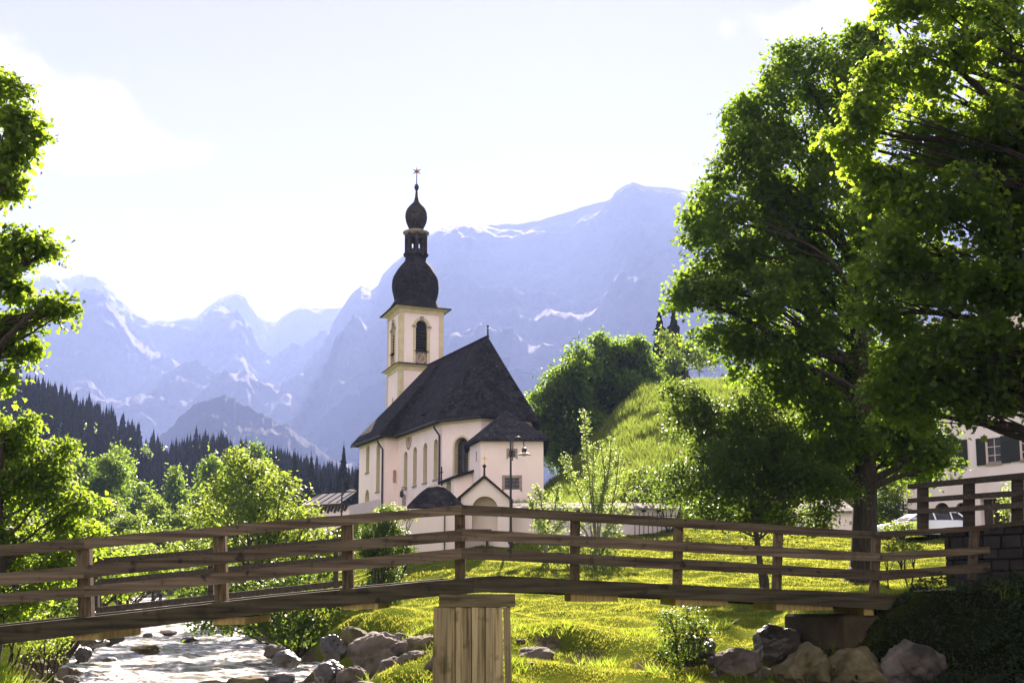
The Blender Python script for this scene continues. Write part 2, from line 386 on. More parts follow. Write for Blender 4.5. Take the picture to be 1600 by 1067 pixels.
sc.cycles.volume_bounces = 0; sc.cycles.transparent_max_bounces = 8; sc.cycles.caustics_reflective = False; sc.cycles.caustics_refractive = False
sc.cycles.sample_clamp_indirect = 6; sc.cycles.sample_clamp_direct = 0

# ---------------------------------------------------------------- haze
hz = MB().hexa([(-7000, -250, -12), (7000, -250, -12), (7000, 8200, -12), (-7000, 8200, -12)], [(-7000, -250, 1640), (7000, -250, 1640), (7000, 8200, 1640), (-7000, 8200, 1640)])
m, N, L, out = nodes('haze_air')
pv = N('ShaderNodeVolumePrincipled'); pv.inputs['Color'].default_value = (.34, .48, .95, 1); pv.inputs['Density'].default_value = .00015; pv.inputs['Anisotropy'].default_value = .1
L(pv.outputs[0], out.inputs['Volume'])
ho = hz.build('haze', m); tag(ho, 'pale blue haze filling the valley in front of the mountains', 'haze', kind='stuff')

# ---------------------------------------------------------------- ground
ys = np.unique(np.concatenate([np.arange(-14, 14, .8), np.arange(14, 34, .16), np.arange(34, 70, .4), np.arange(70, 130, .8), np.geomspace(130, 7600, 110)]))
sl_ = np.linspace(-.78, .78, 331)
Yg, Sg = np.meshgrid(ys, sl_, indexing='ij')
Xg = Sg*(Yg+24)
Zg = T(Xg, Yg)
V = np.stack([Xg, Yg, Zg], -1).reshape(-1, 3)
nr, nc = Yg.shape
i0 = (np.arange(nr-1)[:, None]*nc+np.arange(nc-1)[None]).ravel()
quads = np.stack([i0, i0+1, i0+nc+1, i0+nc], 1)
m, N, L, out = nodes('ground_grass_and_soil')
tc_ = N('ShaderNodeTexCoord'); at = N('ShaderNodeAttribute', attribute_name='soil')
n1 = N('ShaderNodeTexNoise', Scale=.9, Detail=8, Roughness=.7); L(tc_.outputs['Object'], n1.inputs['Vector'])
n2 = N('ShaderNodeTexNoise', Scale=7, Detail=8, Roughness=.7); L(tc_.outputs['Object'], n2.inputs['Vector'])
g1 = ramp(N, L, n1.outputs['Fac'], [(.3, (.045, .07, .010)), (.55, (.08, .105, .014)), (.75, (.12, .12, .022))])
s1 = ramp(N, L, n2.outputs['Fac'], [(.3, (.03, .024, .014)), (.7, (.10, .085, .055))])
ad = N('ShaderNodeMath', operation='MULTIPLY_ADD'); ad.inputs[1].default_value = .6; L(n2.outputs['Fac'], ad.inputs[0]); L(at.outputs['Fac'], ad.inputs[2])
mk = ramp(N, L, ad.outputs[0], [(.75, (0, 0, 0)), (.9, (1, 1, 1))])
mixc = N('ShaderNodeMix', data_type='RGBA'); L(mk, mixc.inputs[0]); L(g1, mixc.inputs[6]); L(s1, mixc.inputs[7])
at2 = N('ShaderNodeAttribute', attribute_name='bank_shade'); iv = ramp(N, L, n2.outputs['Fac'], [(.3, (.004, .006, .003)), (.7, (.014, .019, .007))])  # mixes the bank's shade into the ground colour
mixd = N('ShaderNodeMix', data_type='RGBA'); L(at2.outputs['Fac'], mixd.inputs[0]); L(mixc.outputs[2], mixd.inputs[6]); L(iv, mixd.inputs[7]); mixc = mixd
b = N('ShaderNodeBsdfPrincipled', Roughness=1); b.inputs['Specular IOR Level'].default_value = 0; L(mixc.outputs[2], b.inputs['Base Color'])
bp = N('ShaderNodeBump', Strength=.8, Distance=.06); L(n2.outputs['Fac'], bp.inputs['Height']); L(bp.outputs[0], b.inputs['Normal'])
L(b.outputs[0], out.inputs[0])
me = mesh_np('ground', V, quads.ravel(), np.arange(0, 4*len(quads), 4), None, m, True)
dxs = np.abs(Xg-np.interp(Yg, SY, SX))-np.interp(Yg, SY, SW)
soil = (1-ss(-.3, 1.6, dxs))*(Yg < 250)
for hx, hy, hr in ((1.5, 21.2, .7), (2.6, 20.6, .6), (.7, 21.8, .45), (3.6, 21.1, .5), (-2.2, 23.8, .6), (-3.0, 24.6, .6)): soil = np.maximum(soil, .75*np.exp(-((Xg-hx)**2+(Yg-hy)**2)/(hr*hr)))
at_ = me.attributes.new('soil', 'FLOAT', 'POINT'); at_.data.foreach_set('value', soil.ravel().astype(np.float32))
bank_shade = ss(4.8, 5.6, Xg)*(1-ss(19.6, 20.6, Yg)); at_ = me.attributes.new('bank_shade', 'FLOAT', 'POINT'); at_.data.foreach_set('value', bank_shade.ravel().astype(np.float32))
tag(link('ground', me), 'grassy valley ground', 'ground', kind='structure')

# ---------------------------------------------------------------- stream
yw = np.concatenate([np.arange(2, 60, .11), np.arange(60, 150, .6)]); tw = np.linspace(-1, 1, 78)
Yw, Tw = np.meshgrid(yw, tw, indexing='ij')
Xw = np.interp(Yw, SY, SX)+Tw*(np.interp(Yw, SY, SW)+1.1)
def fb(x, y, z, o): return noise.fractal(Vector((x, y, z)), 1.0, 2.0, o)
hh = np.array([[.07*fb(x*.9, y*.55, 0, 3)+.035*fb(x*2.3, y*1.7, 3, 3)+.012*math.sin(y*6+2*math.sin(x*2)) for x, y in zip(r1, r2)] for r1, r2 in zip(Xw, Yw)])
Zw = np.interp(Yw, SY, WZ)+hh
V = np.stack([Xw, Yw, Zw], -1).reshape(-1, 3); nr, nc = Yw.shape
i0 = (np.arange(nr-1)[:, None]*nc+np.arange(nc-1)[None]).ravel()
quads = np.stack([i0, i0+1, i0+nc+1, i0+nc], 1)
m, N, L, out = nodes('stream_water')
tc_ = N('ShaderNodeTexCoord'); mp = N('ShaderNodeMapping'); mp.inputs['Scale'].default_value = (.7, 1.3, 1); mp.inputs['Rotation'].default_value = (0, 0, .3); L(tc_.outputs['Object'], mp.inputs[0])
n1 = N('ShaderNodeTexNoise', Scale=1.6, Detail=9, Roughness=.72, Distortion=.5); L(mp.outputs[0], n1.inputs['Vector'])
n2 = N('ShaderNodeTexNoise', Scale=5, Detail=6, Roughness=.7); L(mp.outputs[0], n2.inputs['Vector'])
fo = ramp(N, L, n1.outputs['Fac'], [(.47, (0, 0, 0)), (.60, (1, 1, 1))])
b = N('ShaderNodeBsdfPrincipled', Roughness=.12); b.inputs['Base Color'].default_value = (.05, .06, .045, 1); b.inputs['Specular IOR Level'].default_value = .7
bp = N('ShaderNodeBump', Strength=1, Distance=.16); L(n2.outputs['Fac'], bp.inputs['Height']); L(bp.outputs[0], b.inputs['Normal'])
f = N('ShaderNodeBsdfPrincipled', Roughness=.6); f.inputs['Base Color'].default_value = (.74, .72, .72, 1); L(bp.outputs[0], f.inputs['Normal'])
mxs = N('ShaderNodeMixShader'); L(fo, mxs.inputs[0]); L(b.outputs[0], mxs.inputs[1]); L(f.outputs[0], mxs.inputs[2]); L(mxs.outputs[0], out.inputs[0])
me = mesh_np('stream', V, quads.ravel(), np.arange(0, 4*len(quads), 4), None, m, True)
tag(link('stream', me), 'rushing stream with white water between boulders', 'stream', kind='structure')

# ---------------------------------------------------------------- path at the right end of the bridge
pb = MB(); pts = []
for i in range(15):
    x = 7.6+i*.7; y = 20.5-.02*i; pts.append((x, y))
vs_ = []; fs_ = []
for i, (x, y) in enumerate(pts):
    for dy in (-.5, .5):
        vs_.append((x, y+dy, max(Tz(x, y-.8), Tz(x, y+.8), Tz(x, y), Tz(x, y-.3))+.03))
for i in range(len(pts)-1): fs_.append((2*i, 2*i+2, 2*i+3, 2*i+1))
pb.add(vs_, fs_)
mpath = surf('grey_gravel', (.2, .19, .18), (.34, .33, .31), 8, .95, .5, 40)
tag(pb.build('path', mpath), 'narrow grey gravel path leading off the bridge', 'path', kind='structure')

# ---------------------------------------------------------------- mountains
def rockmat(name, c1, c2, snow, sthr, sc_=.004, veg=None):
    m, N, L, out = nodes(name)
    tc_ = N('ShaderNodeTexCoord'); mp = N('ShaderNodeMapping'); mp.inputs['Scale'].default_value = (1, 1, 1.8); L(tc_.outputs['Object'], mp.inputs[0])
    n1 = N('ShaderNodeTexNoise', Scale=sc_, Detail=12, Roughness=.68); L(mp.outputs[0], n1.inputs['Vector'])
    col = ramp(N, L, n1.outputs['Fac'], [(.35, c1), (.65, c2)])
    n2 = N('ShaderNodeTexNoise', Scale=sc_*1.7, Detail=10, Roughness=.62, Distortion=.6)
    mp2 = N('ShaderNodeMapping'); mp2.inputs['Scale'].default_value = (1, 1, 3.2); mp2.inputs['Rotation'].default_value = (0, .5, 0); L(tc_.outputs['Object'], mp2.inputs[0]); L(mp2.outputs[0], n2.inputs['Vector'])
    sf = ramp(N, L, n2.outputs['Fac'], [(sthr, (0, 0, 0)), (sthr+.05, (1, 1, 1))])
    mxc = N('ShaderNodeMix', data_type='RGBA'); L(sf, mxc.inputs[0]); L(col, mxc.inputs[6]); mxc.inputs[7].default_value = c4(snow)
    b = N('ShaderNodeBsdfPrincipled', Roughness=.95); b.inputs['Specular IOR Level'].default_value = .1; L(mxc.outputs[2], b.inputs['Base Color'])
    n4 = N('ShaderNodeTexNoise', Scale=sc_*5, Detail=12, Roughness=.78); L(mp.outputs[0], n4.inputs['Vector'])
    bp = N('ShaderNodeBump', Strength=1, Distance=45); L(n4.outputs['Fac'], bp.inputs['Height']); L(bp.outputs[0], b.inputs['Normal'])
    L(b.outputs[0], out.inputs[0]); return m
def mountain(name, label, prof, D, depth, base, mat, rough, seed, nu=260, nv=90, jag=1.0, bulge=.6):
    pxs = np.array([p[0] for p in prof], float); pys = np.array([p[1] for p in prof], float)
    us = np.linspace(pxs[0], pxs[-1], nu); tops = np.interp(us, pxs, pys)
    V = []
    for j in range(nv+16):
        v = j/nv
        for i in range(nu):
            px = us[i]
            r = P(px, tops[i], D); s = px; fx = r.x/D
            if v <= 1:
                Y = D-(1-v)*depth
                g = v**bulge if bulge != 1 else v
                z = base+(r.z-base)*g
                fade = (1-v)
            else:
                Y = D+(v-1)*depth*1.2
                z = r.z-(v-1)*nv/16*(r.z-base)*.55; fade = min(1, (v-1)*4)
            X = fx*Y
            q = Vector((X/rough, Y/rough, z/rough+seed))
            n_ = noise.ridged_multi_fractal(q*1.3, .85, 2.1, 7, .9, 1.8)-1.2
            rid = abs(noise.noise(Vector((X/rough*2.2, z/rough*.6, seed+3))))+.5*abs(noise.noise(Vector((X/rough*7, z/rough*1.6, seed+9))))
            edge = min(1, v*5)
            amp = min(1, fade*5)
            z2 = z+n_*rough*.16*amp*edge-rid*rough*.10*amp*edge+(noise.fractal(Vector((px*.05, seed, 0)), .8, 2.1, 5)*jag*D/F*4)*(1 if v >= .9 else max(0, v*1.1))
            Y2 = Y+(noise.fractal(q*1.7, .7, 2.1, 7))*rough*.26*amp
            if v < 1: z2 = min(z2, r.z/D*Y2*(1-.02*(1-v)**.5))
            V.append((fx*Y2 if v <= 1 else X, Y2, max(z2, -8)))
    nc = nu
    i0 = (np.arange(nv+15)[:, None]*nc+np.arange(nc-1)[None]).ravel()
    quads = np.stack([i0, i0+1, i0+nc+1, i0+nc], 1)
    me = mesh_np(name, np.array(V), quads.ravel(), np.arange(0, 4*len(quads), 4), None, mat, True)
    return tag(link(name, me), label, 'mountain', kind='structure')
limestone = rockmat('limestone_with_snow', (.05, .055, .065), (.13, .135, .145), (.22, .22, .24), .65)
limestone2 = rockmat('limestone_face', (.06, .062, .07), (.14, .14, .145), (.2, .2, .21), .73)
woodhill = rockmat('wooded_hillside', (.006, .010, .012), (.016, .022, .022), (.12, .11, .09), .76, .010)
mountain('mountain', 'jagged grey peaks with snow patches on the left skyline',
    [(-400, 520), (-200, 470), (-60, 462), (0, 445), (50, 432), (80, 427), (105, 433), (130, 426), (148, 429), (165, 440), (185, 460), (205, 482), (235, 500), (262, 499), (285, 497), (305, 496), (318, 488), (332, 476), (350, 462), (370, 456), (385, 462), (400, 486), (417, 501), (432, 501), (450, 487), (470, 479), (500, 480), (530, 478), (600, 470), (760, 470)],
    5600, 2900, 150, limestone, 900, 1.3, 420, 150, 1.0)
mountain('mountain', 'broad pale rock massif with a flat summit behind the church',
    [(470, 640), (500, 560), (520, 505), (540, 472), (553, 455), (565, 445), (580, 453), (590, 447), (597, 430), (612, 414), (632, 398), (650, 380), (680, 360), (700, 350), (722, 346), (750, 348), (790, 351), (830, 347), (880, 334), (910, 324), (935, 316), (955, 312), (961, 299), (975, 290), (990, 285), (1010, 291), (1040, 293), (1075, 297), (1150, 300), (1300, 310), (1700, 340), (2000, 420)],
    4000, 1900, 100, limestone2, 800, 5.1, 420, 160, .6, .7)
mountain('mountain', 'dark wooded spur sloping down behind the church',
    [(380, 790), (430, 730), (470, 690), (500, 655), (540, 622), (600, 590), (700, 560), (850, 550), (1000, 560), (1400, 600)],
    2700, 900, 60, woodhill, 500, 8.4, 240, 90, 1.6, 1)
mountain('mountain', 'rounded blue wooded knoll in front of the peaks',
    [(200, 740), (235, 705), (260, 675), (290, 643), (315, 626), (340, 619), (362, 623), (390, 638), (420, 653), (450, 668), (475, 684), (520, 716), (600, 770)],
    2150, 550, 60, woodhill, 300, 12.2, 240, 90, 1.8, 1)
# ================================================================ buildings: helpers
def arch(u, zb, wd, h, n=8, pointed=False):
    r = wd/2; pts = [(u-r, zb), (u+r, zb)]
    rise = r*1.3 if pointed else r
    for i in range(n+1):
        t = math.pi*i/n; pts.append((u+r*math.cos(t), zb+h-rise+rise*math.sin(t)))
    return pts
def rect(u, zb, wd, h): return [(u-wd/2, zb), (u+wd/2, zb), (u+wd/2, zb+h), (u-wd/2, zb+h)]
class Wall:
    """a vertical wall seen from outside, p0 left and p1 right; u runs along it in metres"""
    def __init__(s, p0, p1): 
        s.p0 = Vector((p0[0], p0[1], 0)); s.d = Vector((p1[0]-p0[0], p1[1]-p0[1], 0)); s.len = s.d.length; s.d.normalize(); s.n = Vector((s.d.y, -s.d.x, 0))
    def at(s, u, z, o=0): return s.p0+s.d*u+s.n*o+Vector((0, 0, z))
    def u_px(s, px):
        k = (px-CX)/F   # approx: find u by bisection
        lo, hi = -5, s.len+5
        f = lambda u: proj(s.at(u, 12))[0]-px
        for _ in range(40):
            mid = (lo+hi)/2
            if f(lo)*f(mid) <= 0: hi = mid
            else: lo = mid
        return (lo+hi)/2
    def z_py(s, u, py):
        p = s.at(u, 0); return ray(proj(s.at(u, 10))[0], py).z/ray(proj(s.at(u, 10))[0], py).y*p.y
    def panel(s, mb, outline, holes):
        bm = bmesh.new(); edges = []
        for loop in [outline]+holes:
            vs = [bm.verts.new(s.at(u, z)) for u, z in loop]
            for i in range(len(vs)): edges.append(bm.edges.new((vs[i], vs[(i+1) % len(vs)])))
        bmesh.ops.triangle_fill(bm, edges=edges, use_beauty=True, normal=s.n)
        bm.verts.index_update()
        mb.add([v.co.copy() for v in bm.verts], [[v.index for v in f.verts] for f in bm.faces]); bm.free()
    def reveal(s, mb, loop, depth):
        n = len(loop)
        vs = [s.at(u, z) for u, z in loop]+[s.at(u, z, -depth) for u, z in loop]
        mb.add(vs, [(i, (i+1) % n, n+(i+1) % n, n+i) for i in range(n)])
    def plate(s, mb, loop, o0, o1):
        n = len(loop)
        vs = [s.at(u, z, o0) for u, z in loop]+[s.at(u, z, o1) for u, z in loop]
        mb.add(vs, [tuple(range(n)), tuple(range(n, 2*n))[::-1]]+[(i, (i+1) % n, n+(i+1) % n, n+i) for i in range(n)])
    def ring(s, mb, loop, wd, o0, o1, skip_bottom=True):
        c = Vector((sum(p[0] for p in loop)/len(loop), sum(p[1] for p in loop)/len(loop)))
        n = len(loop); outer = []
        for i in range(n):
            a, b, q = Vector(loop[i-1]), Vector(loop[i]), Vector(loop[(i+1) % n])
            t = ((b-a).normalized()+(q-b).normalized())
            t = t.normalized() if t.length > 1e-6 else (q-b).normalized()
            nn = Vector((t.y, -t.x))
            k = max(.5, abs(nn.dot(Vector(((b-a).normalized().y, -(b-a).normalized().x)))))
            outer.append(tuple(b+nn*wd/k))
        vs = [s.at(u, z, o1) for u, z in loop]+[s.at(u, z, o1) for u, z in outer]+[s.at(u, z, o0) for u, z in outer]
        fs = []
        for i in range(n):
            if skip_bottom and i == 0: continue
            j = (i+1) % n
            fs += [(i, j, n+j, n+i), (n+i, n+j, 2*n+j, 2*n+i)]
        mb.add(vs, fs)
def add_window(wall, loop, parent, name, depth, revmat, panemat, bars=None, barmat=None, sill=None, surround=None, label=None):
    rv = MB(); wall.reveal(rv, loop, depth)
    o = rv.build(name, revmat, parent, label=label, fixn=False)
    pn = MB(); n = len(loop); pn.add([wall.at(u, z, -depth+.01) for u, z in loop], [tuple(range(n))]); pn.build('pane', panemat, o, fixn=False)
    if surround:
        sr = MB(); wall.ring(sr, loop, surround[0], 0, surround[1]); sr.build('surround', surround[2], o)
    if bars:
        us = [p[0] for p in loop]; zs = [p[1] for p in loop]; u0, u1, z0, z1 = min(us), max(us), min(zs), max(zs)
        bb = MB()
        for k in range(1, bars[0]): bb.bar(wall.at(u0+(u1-u0)*k/bars[0], z0, -depth+.04), wall.at(u0+(u1-u0)*k/bars[0], z1, -depth+.04), .05, .05, wall.n)
        for k in range(1, bars[1]): bb.bar(wall.at(u0, z0+(z1-z0)*k/bars[1], -depth+.05), wall.at(u1, z0+(z1-z0)*k/bars[1], -depth+.05), .05, .05, wall.n)
        bb.build('glazing_bars', barmat or M['darkwood'], o)
    if sill:
        us = [p[0] for p in loop]; zb = min(p[1] for p in loop)
        sb = MB(); sb.hexa([wall.at(min(us)-.06, zb-.12, .1), wall.at(max(us)+.06, zb-.12, .1), wall.at(max(us)+.06, zb-.12, -.02), wall.at(min(us)-.06, zb-.12, -.02)],
            [wall.at(min(us)-.06, zb+.0, .1), wall.at(max(us)+.06, zb+.0, .1), wall.at(max(us)+.06, zb+.16, -depth+.03), wall.at(min(us)-.06, zb+.16, -depth+.03)])
        sb.build('sill', sill, o)
    return o

# ================================================================ church
E0 = Vector((-2.2, 86.4)); AX = Vector((-.449, .8935)).normalized(); RX = Vector((AX.y, -AX.x))
def LC(s, q): v = E0+AX*s+RX*q; return (v.x, v.y)
church = thing('church', 'white baroque church with onion domed tower and steep dark shingle roof', 'church', (-5, 90, 6))
ZE, ZB = 13.75, 4.2
cpts = [LC(17.1, -4.8), LC(10.3, -4.8), LC(10.3, -3.6), LC(.3, -3.6), LC(-2.95, -1.7), LC(-2.95, 2.6), LC(.3, 4.6), LC(10.3, 4.6), LC(10.3, 5.8), LC(17.1, 5.8)]
wb = MB(); holes = {}
walls = [Wall(cpts[i], cpts[(i+1) % len(cpts)]) for i in range(len(cpts))]
W0, W1, W2, W3 = walls[0], walls[1], walls[2], walls[3]
win = []
def niche(wl, px, yt, yb, wd, pointed=False):
    u = wl.u_px(px); zt, zb = wl.z_py(u, yt), wl.z_py(u, yb); return arch(u, zb, wd, zt-zb, 8, pointed)
n_w0 = [niche(W0, 574.5, 695, 738, .95), niche(W0, 591, 692, 768, .95), niche(W0, 574.5, 765, 786, 1.15, True)]
n_w2 = [niche(W2, 634, 705, 763, .85), niche(W2, 648.5, 698, 759, .85), niche(W2, 664.5, 692, 754, .85), niche(W2, 681, 686, 749, .85)]
n_w3 = [niche(W3, 721, 683, 741, 1.35)]
for i, wl in enumerate(walls):
    hs = {0: n_w0, 2: n_w2, 3: n_w3}.get(i, [])
    wl.panel(wb, [(0, ZB), (wl.len, ZB), (wl.len, ZE), (0, ZE)], hs)
wb.build('wall', M['plaster'], church)
for h in n_w0[:2]: add_window(W0, h, church, 'window', .5, M['niche'], M['glass'], sill=M['greystone'], bars=(2, 8))
add_window(W0, n_w0[2], church, 'window', .5, M['niche'], M['glass'], sill=M['greystone'], bars=(2, 4))
for h in n_w2: add_window(W2, h, church, 'window', .5, M['niche'], M['glass'], sill=M['greystone'], bars=(2, 8))
add_window(W3, n_w3[0], church, 'window', .5, M['niche'], M['glass'], bars=(4, 9), surround=(.16, .02, M['ochre']), label='large dark arched window of the apse')
cb = MB()     # ochre band under the eaves
for i in range(0, 7):
    wl = walls[i]; wl.plate(cb, [(0.0, ZE-.55), (wl.len, ZE-.55), (wl.len, ZE-.02), (0, ZE-.02)], 0.003+.002*i, .05+.002*i)
cb.build('eaves_band', M['niche'], church)
pl = MB()
for i in range(0, 3):
    wl = walls[i]; wl.plate(pl, [(0.0, ZB), (wl.len, ZB), (wl.len, 6.6), (0, 6.6)], 0.003+.002*i, .06+.002*i)
pl.build('plinth', M['greystone'], church)
# main roof, lofted from eaves to ridge with a bell-cast foot
HR = 20.75
def offs(pts, o):
    out = []
    n = len(pts)
    for i in range(n):
        a, b, c = Vector(pts[i-1]), Vector(pts[i]), Vector(pts[(i+1) % n])
        d1, d2 = (b-a).normalized(), (c-b).normalized()
        n1, n2 = Vector((d1.y, -d1.x)), Vector((d2.y, -d2.x)); nn = (n1+n2)
        nn = nn/max(.3, nn.dot(n1)); out.append(b+nn*o)
    return out
eav = offs(cpts, .62)
rp = [LC(12.6, .2)]*1+[LC(9.2, .2), LC(9.0, .2), LC(.6, .25), LC(.0, .25), LC(.0, .25), LC(.6, .25), LC(9.0, .2), LC(9.2, .2), LC(12.6, .2)]
rv = []; rows = [(0, ZE-.32), (0, ZE-.12), (.10, ZE+.65), (.24, ZE+1.62), (.5, ZE+3.4), (1, HR)]
for t, z in rows:
    for e, r in zip(eav, rp): 
        p = e.lerp(Vector(r), t); zz = z
        rv.append((p.x, p.y, zz))
n = len(eav); rf = [tuple(range(n))]
for j in range(len(rows)-1):
    for i in range(n): rf.append((j*n+i, j*n+(i+1) % n, (j+1)*n+(i+1) % n, (j+1)*n+i))
roof = MB().add(rv, rf).build('roof', M['shingle'], church)
rdg = MB(); rdg.bar(Vector((*LC(-.05, .25), HR+.02)), Vector((*LC(12.7, .2), HR+.02)), .22, .14); rdg.build('ridge_cap', M['shingle'], roof)
fin = MB(); fp = Vector((*LC(0, .25), HR)); fin.tube([fp, fp+Vector((0, 0, .75))], [.09, .05]); fin.lathe([(.02, -.13), (.13, 0), (.02, .13)], fp+Vector((0, 0, .85)), 10); fin.build('finial', M['iron'], roof)
# little roof hatch
hp = P(682, 632, 88.0); q0 = P(681, 630, 90.5)
e3, r3 = eav[2].lerp(eav[3], .62), Vector(LC(4.0, .2))
pA = Vector((*e3.lerp(r3, .30), ZE+1.55)); pB = Vector((*e3.lerp(r3, .17), ZE+.62))
hb = MB(); d_ = Vector((AX.x, AX.y, 0))*.42; upn = Vector((-RX.x, -RX.y, .45)).normalized()
hb.hexa([pB-d_+upn*.05, pB+d_+upn*.05, pA+d_+upn*.04, pA-d_+upn*.04], [pB-d_+upn*.5, pB+d_+upn*.5, pA+d_+upn*.12, pA-d_+upn*.12]); hb.build('roof_hatch', M['shingle'], roof)
# rainwater gutters and down-pipes
gb = MB()
for i in (0, 1, 2, 3):
    a, b = eav[i], eav[(i+1) % n]; gb.tube([(a.x, a.y, ZE-.3), (b.x, b.y, ZE-.3)], .09, 6)
gb.build('gutter', M['copper'], church)
for wl, u in ((W0, W0.len-.12), (W2, W2.len-.25)):
    dp = MB(); dp.tube([wl.at(u, ZE-.3, .62), wl.at(u, ZE-.75, .6), wl.at(u, ZE-1.35, .14), wl.at(u, 6.0, .12)], .085, 8); dp.build('down_pipe', M['copper'], church)
# faded painted sundial on the chancel wall
sdl = MB(); us = W2.u_px(638.5); zc = W2.z_py(us, 686)
for (a, b_, r0, r1) in ((0, 1, .58, .76),):
    K = 28
    lo = [(us+math.cos(2*math.pi*k/K)*r1*.9, zc+math.sin(2*math.pi*k/K)*r1*1.25) for k in range(K)]
    li = [(us+math.cos(2*math.pi*k/K)*r0*.9, zc+math.sin(2*math.pi*k/K)*r0*1.25) for k in range(K)]
    sdl.add([W2.at(x, z, .015) for x, z in lo+li], [(k, (k+1) % K, K+(k+1) % K, K+k) for k in range(K)])
for k in range(11):
    t = math.pi*(1+k/10); x0, z0 = us+math.cos(t)*.1, zc+.35+math.sin(t)*.12; x1, z1 = us+math.cos(t)*.5, zc+.1+math.sin(t)*.8
    sdl.bar(W2.at(x0, z0, .014), W2.at(x1, z1, .014), .05, .012, W2.n)
for k in range(5):
    sdl.bar(W2.at(us-.5+.22*k, zc+.85+.12*math.sin(k*1.5), .014), W2.at(us-.3+.22*k, zc+.95+.12*math.cos(k*2), .014), .1, .012, W2.n)
sdl.build('sundial', M['mural'], church)
mq = MB(); u_ = W1.len-.25; W1.plate(mq, rect(u_, 9.5, .28, 1.1), .01, .06); mq.build('memorial_plaque', M['mural'], church)

# ---- tower
yawT = R(22); tx = Vector((math.cos(yawT), math.sin(yawT))); ty = Vector((-math.sin(yawT), math.cos(yawT)))
TC = Vector((-10.62, 100.0)); TW = 4.3
def TP(a, b): v = TC+tx*a+ty*b; return (v.x, v.y)
tcor = [TP(0, 0), TP(TW, 0), TP(TW, TW), TP(0, TW)]
zc1, zc2 = P(622, 569, 100).z, P(622, 479, 100).z     # two cornices
twalls = [Wall(tcor[3], tcor[0]), Wall(tcor[0], tcor[1]), Wall(tcor[1], tcor[2]), Wall(tcor[2], tcor[3])]
tw_ = MB(); bell = []
for i, wl in enumerate(twalls):
    zb_, zt_ = zc1+.15, zc1+.15+4.3
    ho = arch(TW/2, zb_, 1.15, zt_-zb_, 10)
    sl2 = arch(TW/2, 16.6, .45, 1.9, 6) if i != 1 else None
    wl.panel(tw_, [(0, 6), (TW, 6), (TW, zc1), (0, zc1)], [sl2] if sl2 else [])
    wl.panel(tw_, [(0, zc1), (TW, zc1), (TW, zc2), (0, zc2)], [ho]); bell.append((wl, ho))
    if sl2: 
        pass
tw_.build('tower_wall', M['plaster'], church)
for i, (wl, ho) in enumerate(bell):
    o = add_window(wl, ho, church, 'belfry_opening', .35, M['ochre'], M['black'], surround=(.26, .06, M['ochre']))
    ks = MB(); zb_ = zc1+.15
    wl.plate(ks, rect(TW/2, zb_+4.22, .36, .42), .062, .14); 
    ks.build('keystone', M['greystone'], o)
    for s in (-1, 1):
        im = MB(); wl.plate(im, rect(TW/2+s*.74, zb_+3.55, .44, .2), .062, .12); im.build('impost', M['greystone'], o)
    lv = MB()
    for k in range(7): lv.hexa([wl.at(TW/2-.55, zb_+1.35+k*.28, -.28), wl.at(TW/2+.55, zb_+1.35+k*.28, -.28), wl.at(TW/2+.55, zb_+1.45+k*.28, -.06), wl.at(TW/2-.55, zb_+1.45+k*.28, -.06)][::1],
        [wl.at(TW/2-.55, zb_+1.38+k*.28, -.28), wl.at(TW/2+.55, zb_+1.38+k*.28, -.28), wl.at(TW/2+.55, zb_+1.48+k*.28, -.06), wl.at(TW/2-.55, zb_+1.48+k*.28, -.06)])
    lv.build('louvres', M['darkwood'], o)
    # clock under the sound hole
    ck = MB(); wl.plate(ck, rect(TW/2, zb_+.05, 1.12, 1.22), -.2, -.1); cf = ck.build('clock', M['clock'], church)
    rf2 = MB(); rf2.hexa([wl.at(TW/2-.68, zb_+1.27, -.1), wl.at(TW/2+.68, zb_+1.27, -.1), wl.at(TW/2+.68, zb_+1.22, .2), wl.at(TW/2-.68, zb_+1.22, .2)], [wl.at(TW/2-.68, zb_+1.4, -.1), wl.at(TW/2+.68, zb_+1.4, -.1), wl.at(TW/2+.68, zb_+1.27, .2), wl.at(TW/2-.68, zb_+1.27, .2)])
    rf2.build('clock_canopy', M['shingle'], cf)
    c_ = (TW/2, zb_+.66)
    for k in range(12):
        t = 2*math.pi*k/12; dd = (math.sin(t), math.cos(t))
        tk = MB(); tk.bar(wl.at(c_[0]+dd[0]*.36, c_[1]+dd[1]*.38, -.092), wl.at(c_[0]+dd[0]*.52, c_[1]+dd[1]*.55, -.092), .07, .012, wl.n); tk.build('hour_mark', M['lampglass'], cf)
    pass
    hd = MB()
    for t, l, wd in ((R(36), .5, .06), (R(205), .34, .08)):
        hd.bar(wl.at(c_[0], c_[1], -.07), wl.at(c_[0]+math.sin(t)*l, c_[1]+math.cos(t)*l, -.07), wd, .012, wl.n)
    hd.build('clock_hands', M['gold'], cf)
sv = MB(); wl = twalls[0]
for wl in (twalls[0], twalls[2], twalls[3]):
    loop = arch(TW/2, 16.6, .45, 1.9, 6); add_window(wl, loop, church, 'window', .4, M['ochre'], M['black'])
pil = MB()
for i, wl in enumerate(twalls):
    for u in (.0, TW-.42): wl.plate(pil, [(u, 9), (u+.42, 9), (u+.42, zc1-.5), (u, zc1-.5)], .002+.003*i, .035+.004*i); wl.plate(pil, [(u, zc1+.1), (u+.42, zc1+.1), (u+.42, zc2-.5), (u, zc2-.5)], .002+.003*i, .035+.004*i)
    wl.plate(pil, [(0, zc1-.5), (TW, zc1-.5), (TW, zc1-.1), (0, zc1-.1)], .002+.003*i, .06+.004*i); wl.plate(pil, [(0, zc2-.5), (TW, zc2-.5), (TW, zc2-.08), (0, zc2-.08)], .002+.003*i, .08+.004*i)
pil.build('pilasters', M['ochre'], church)
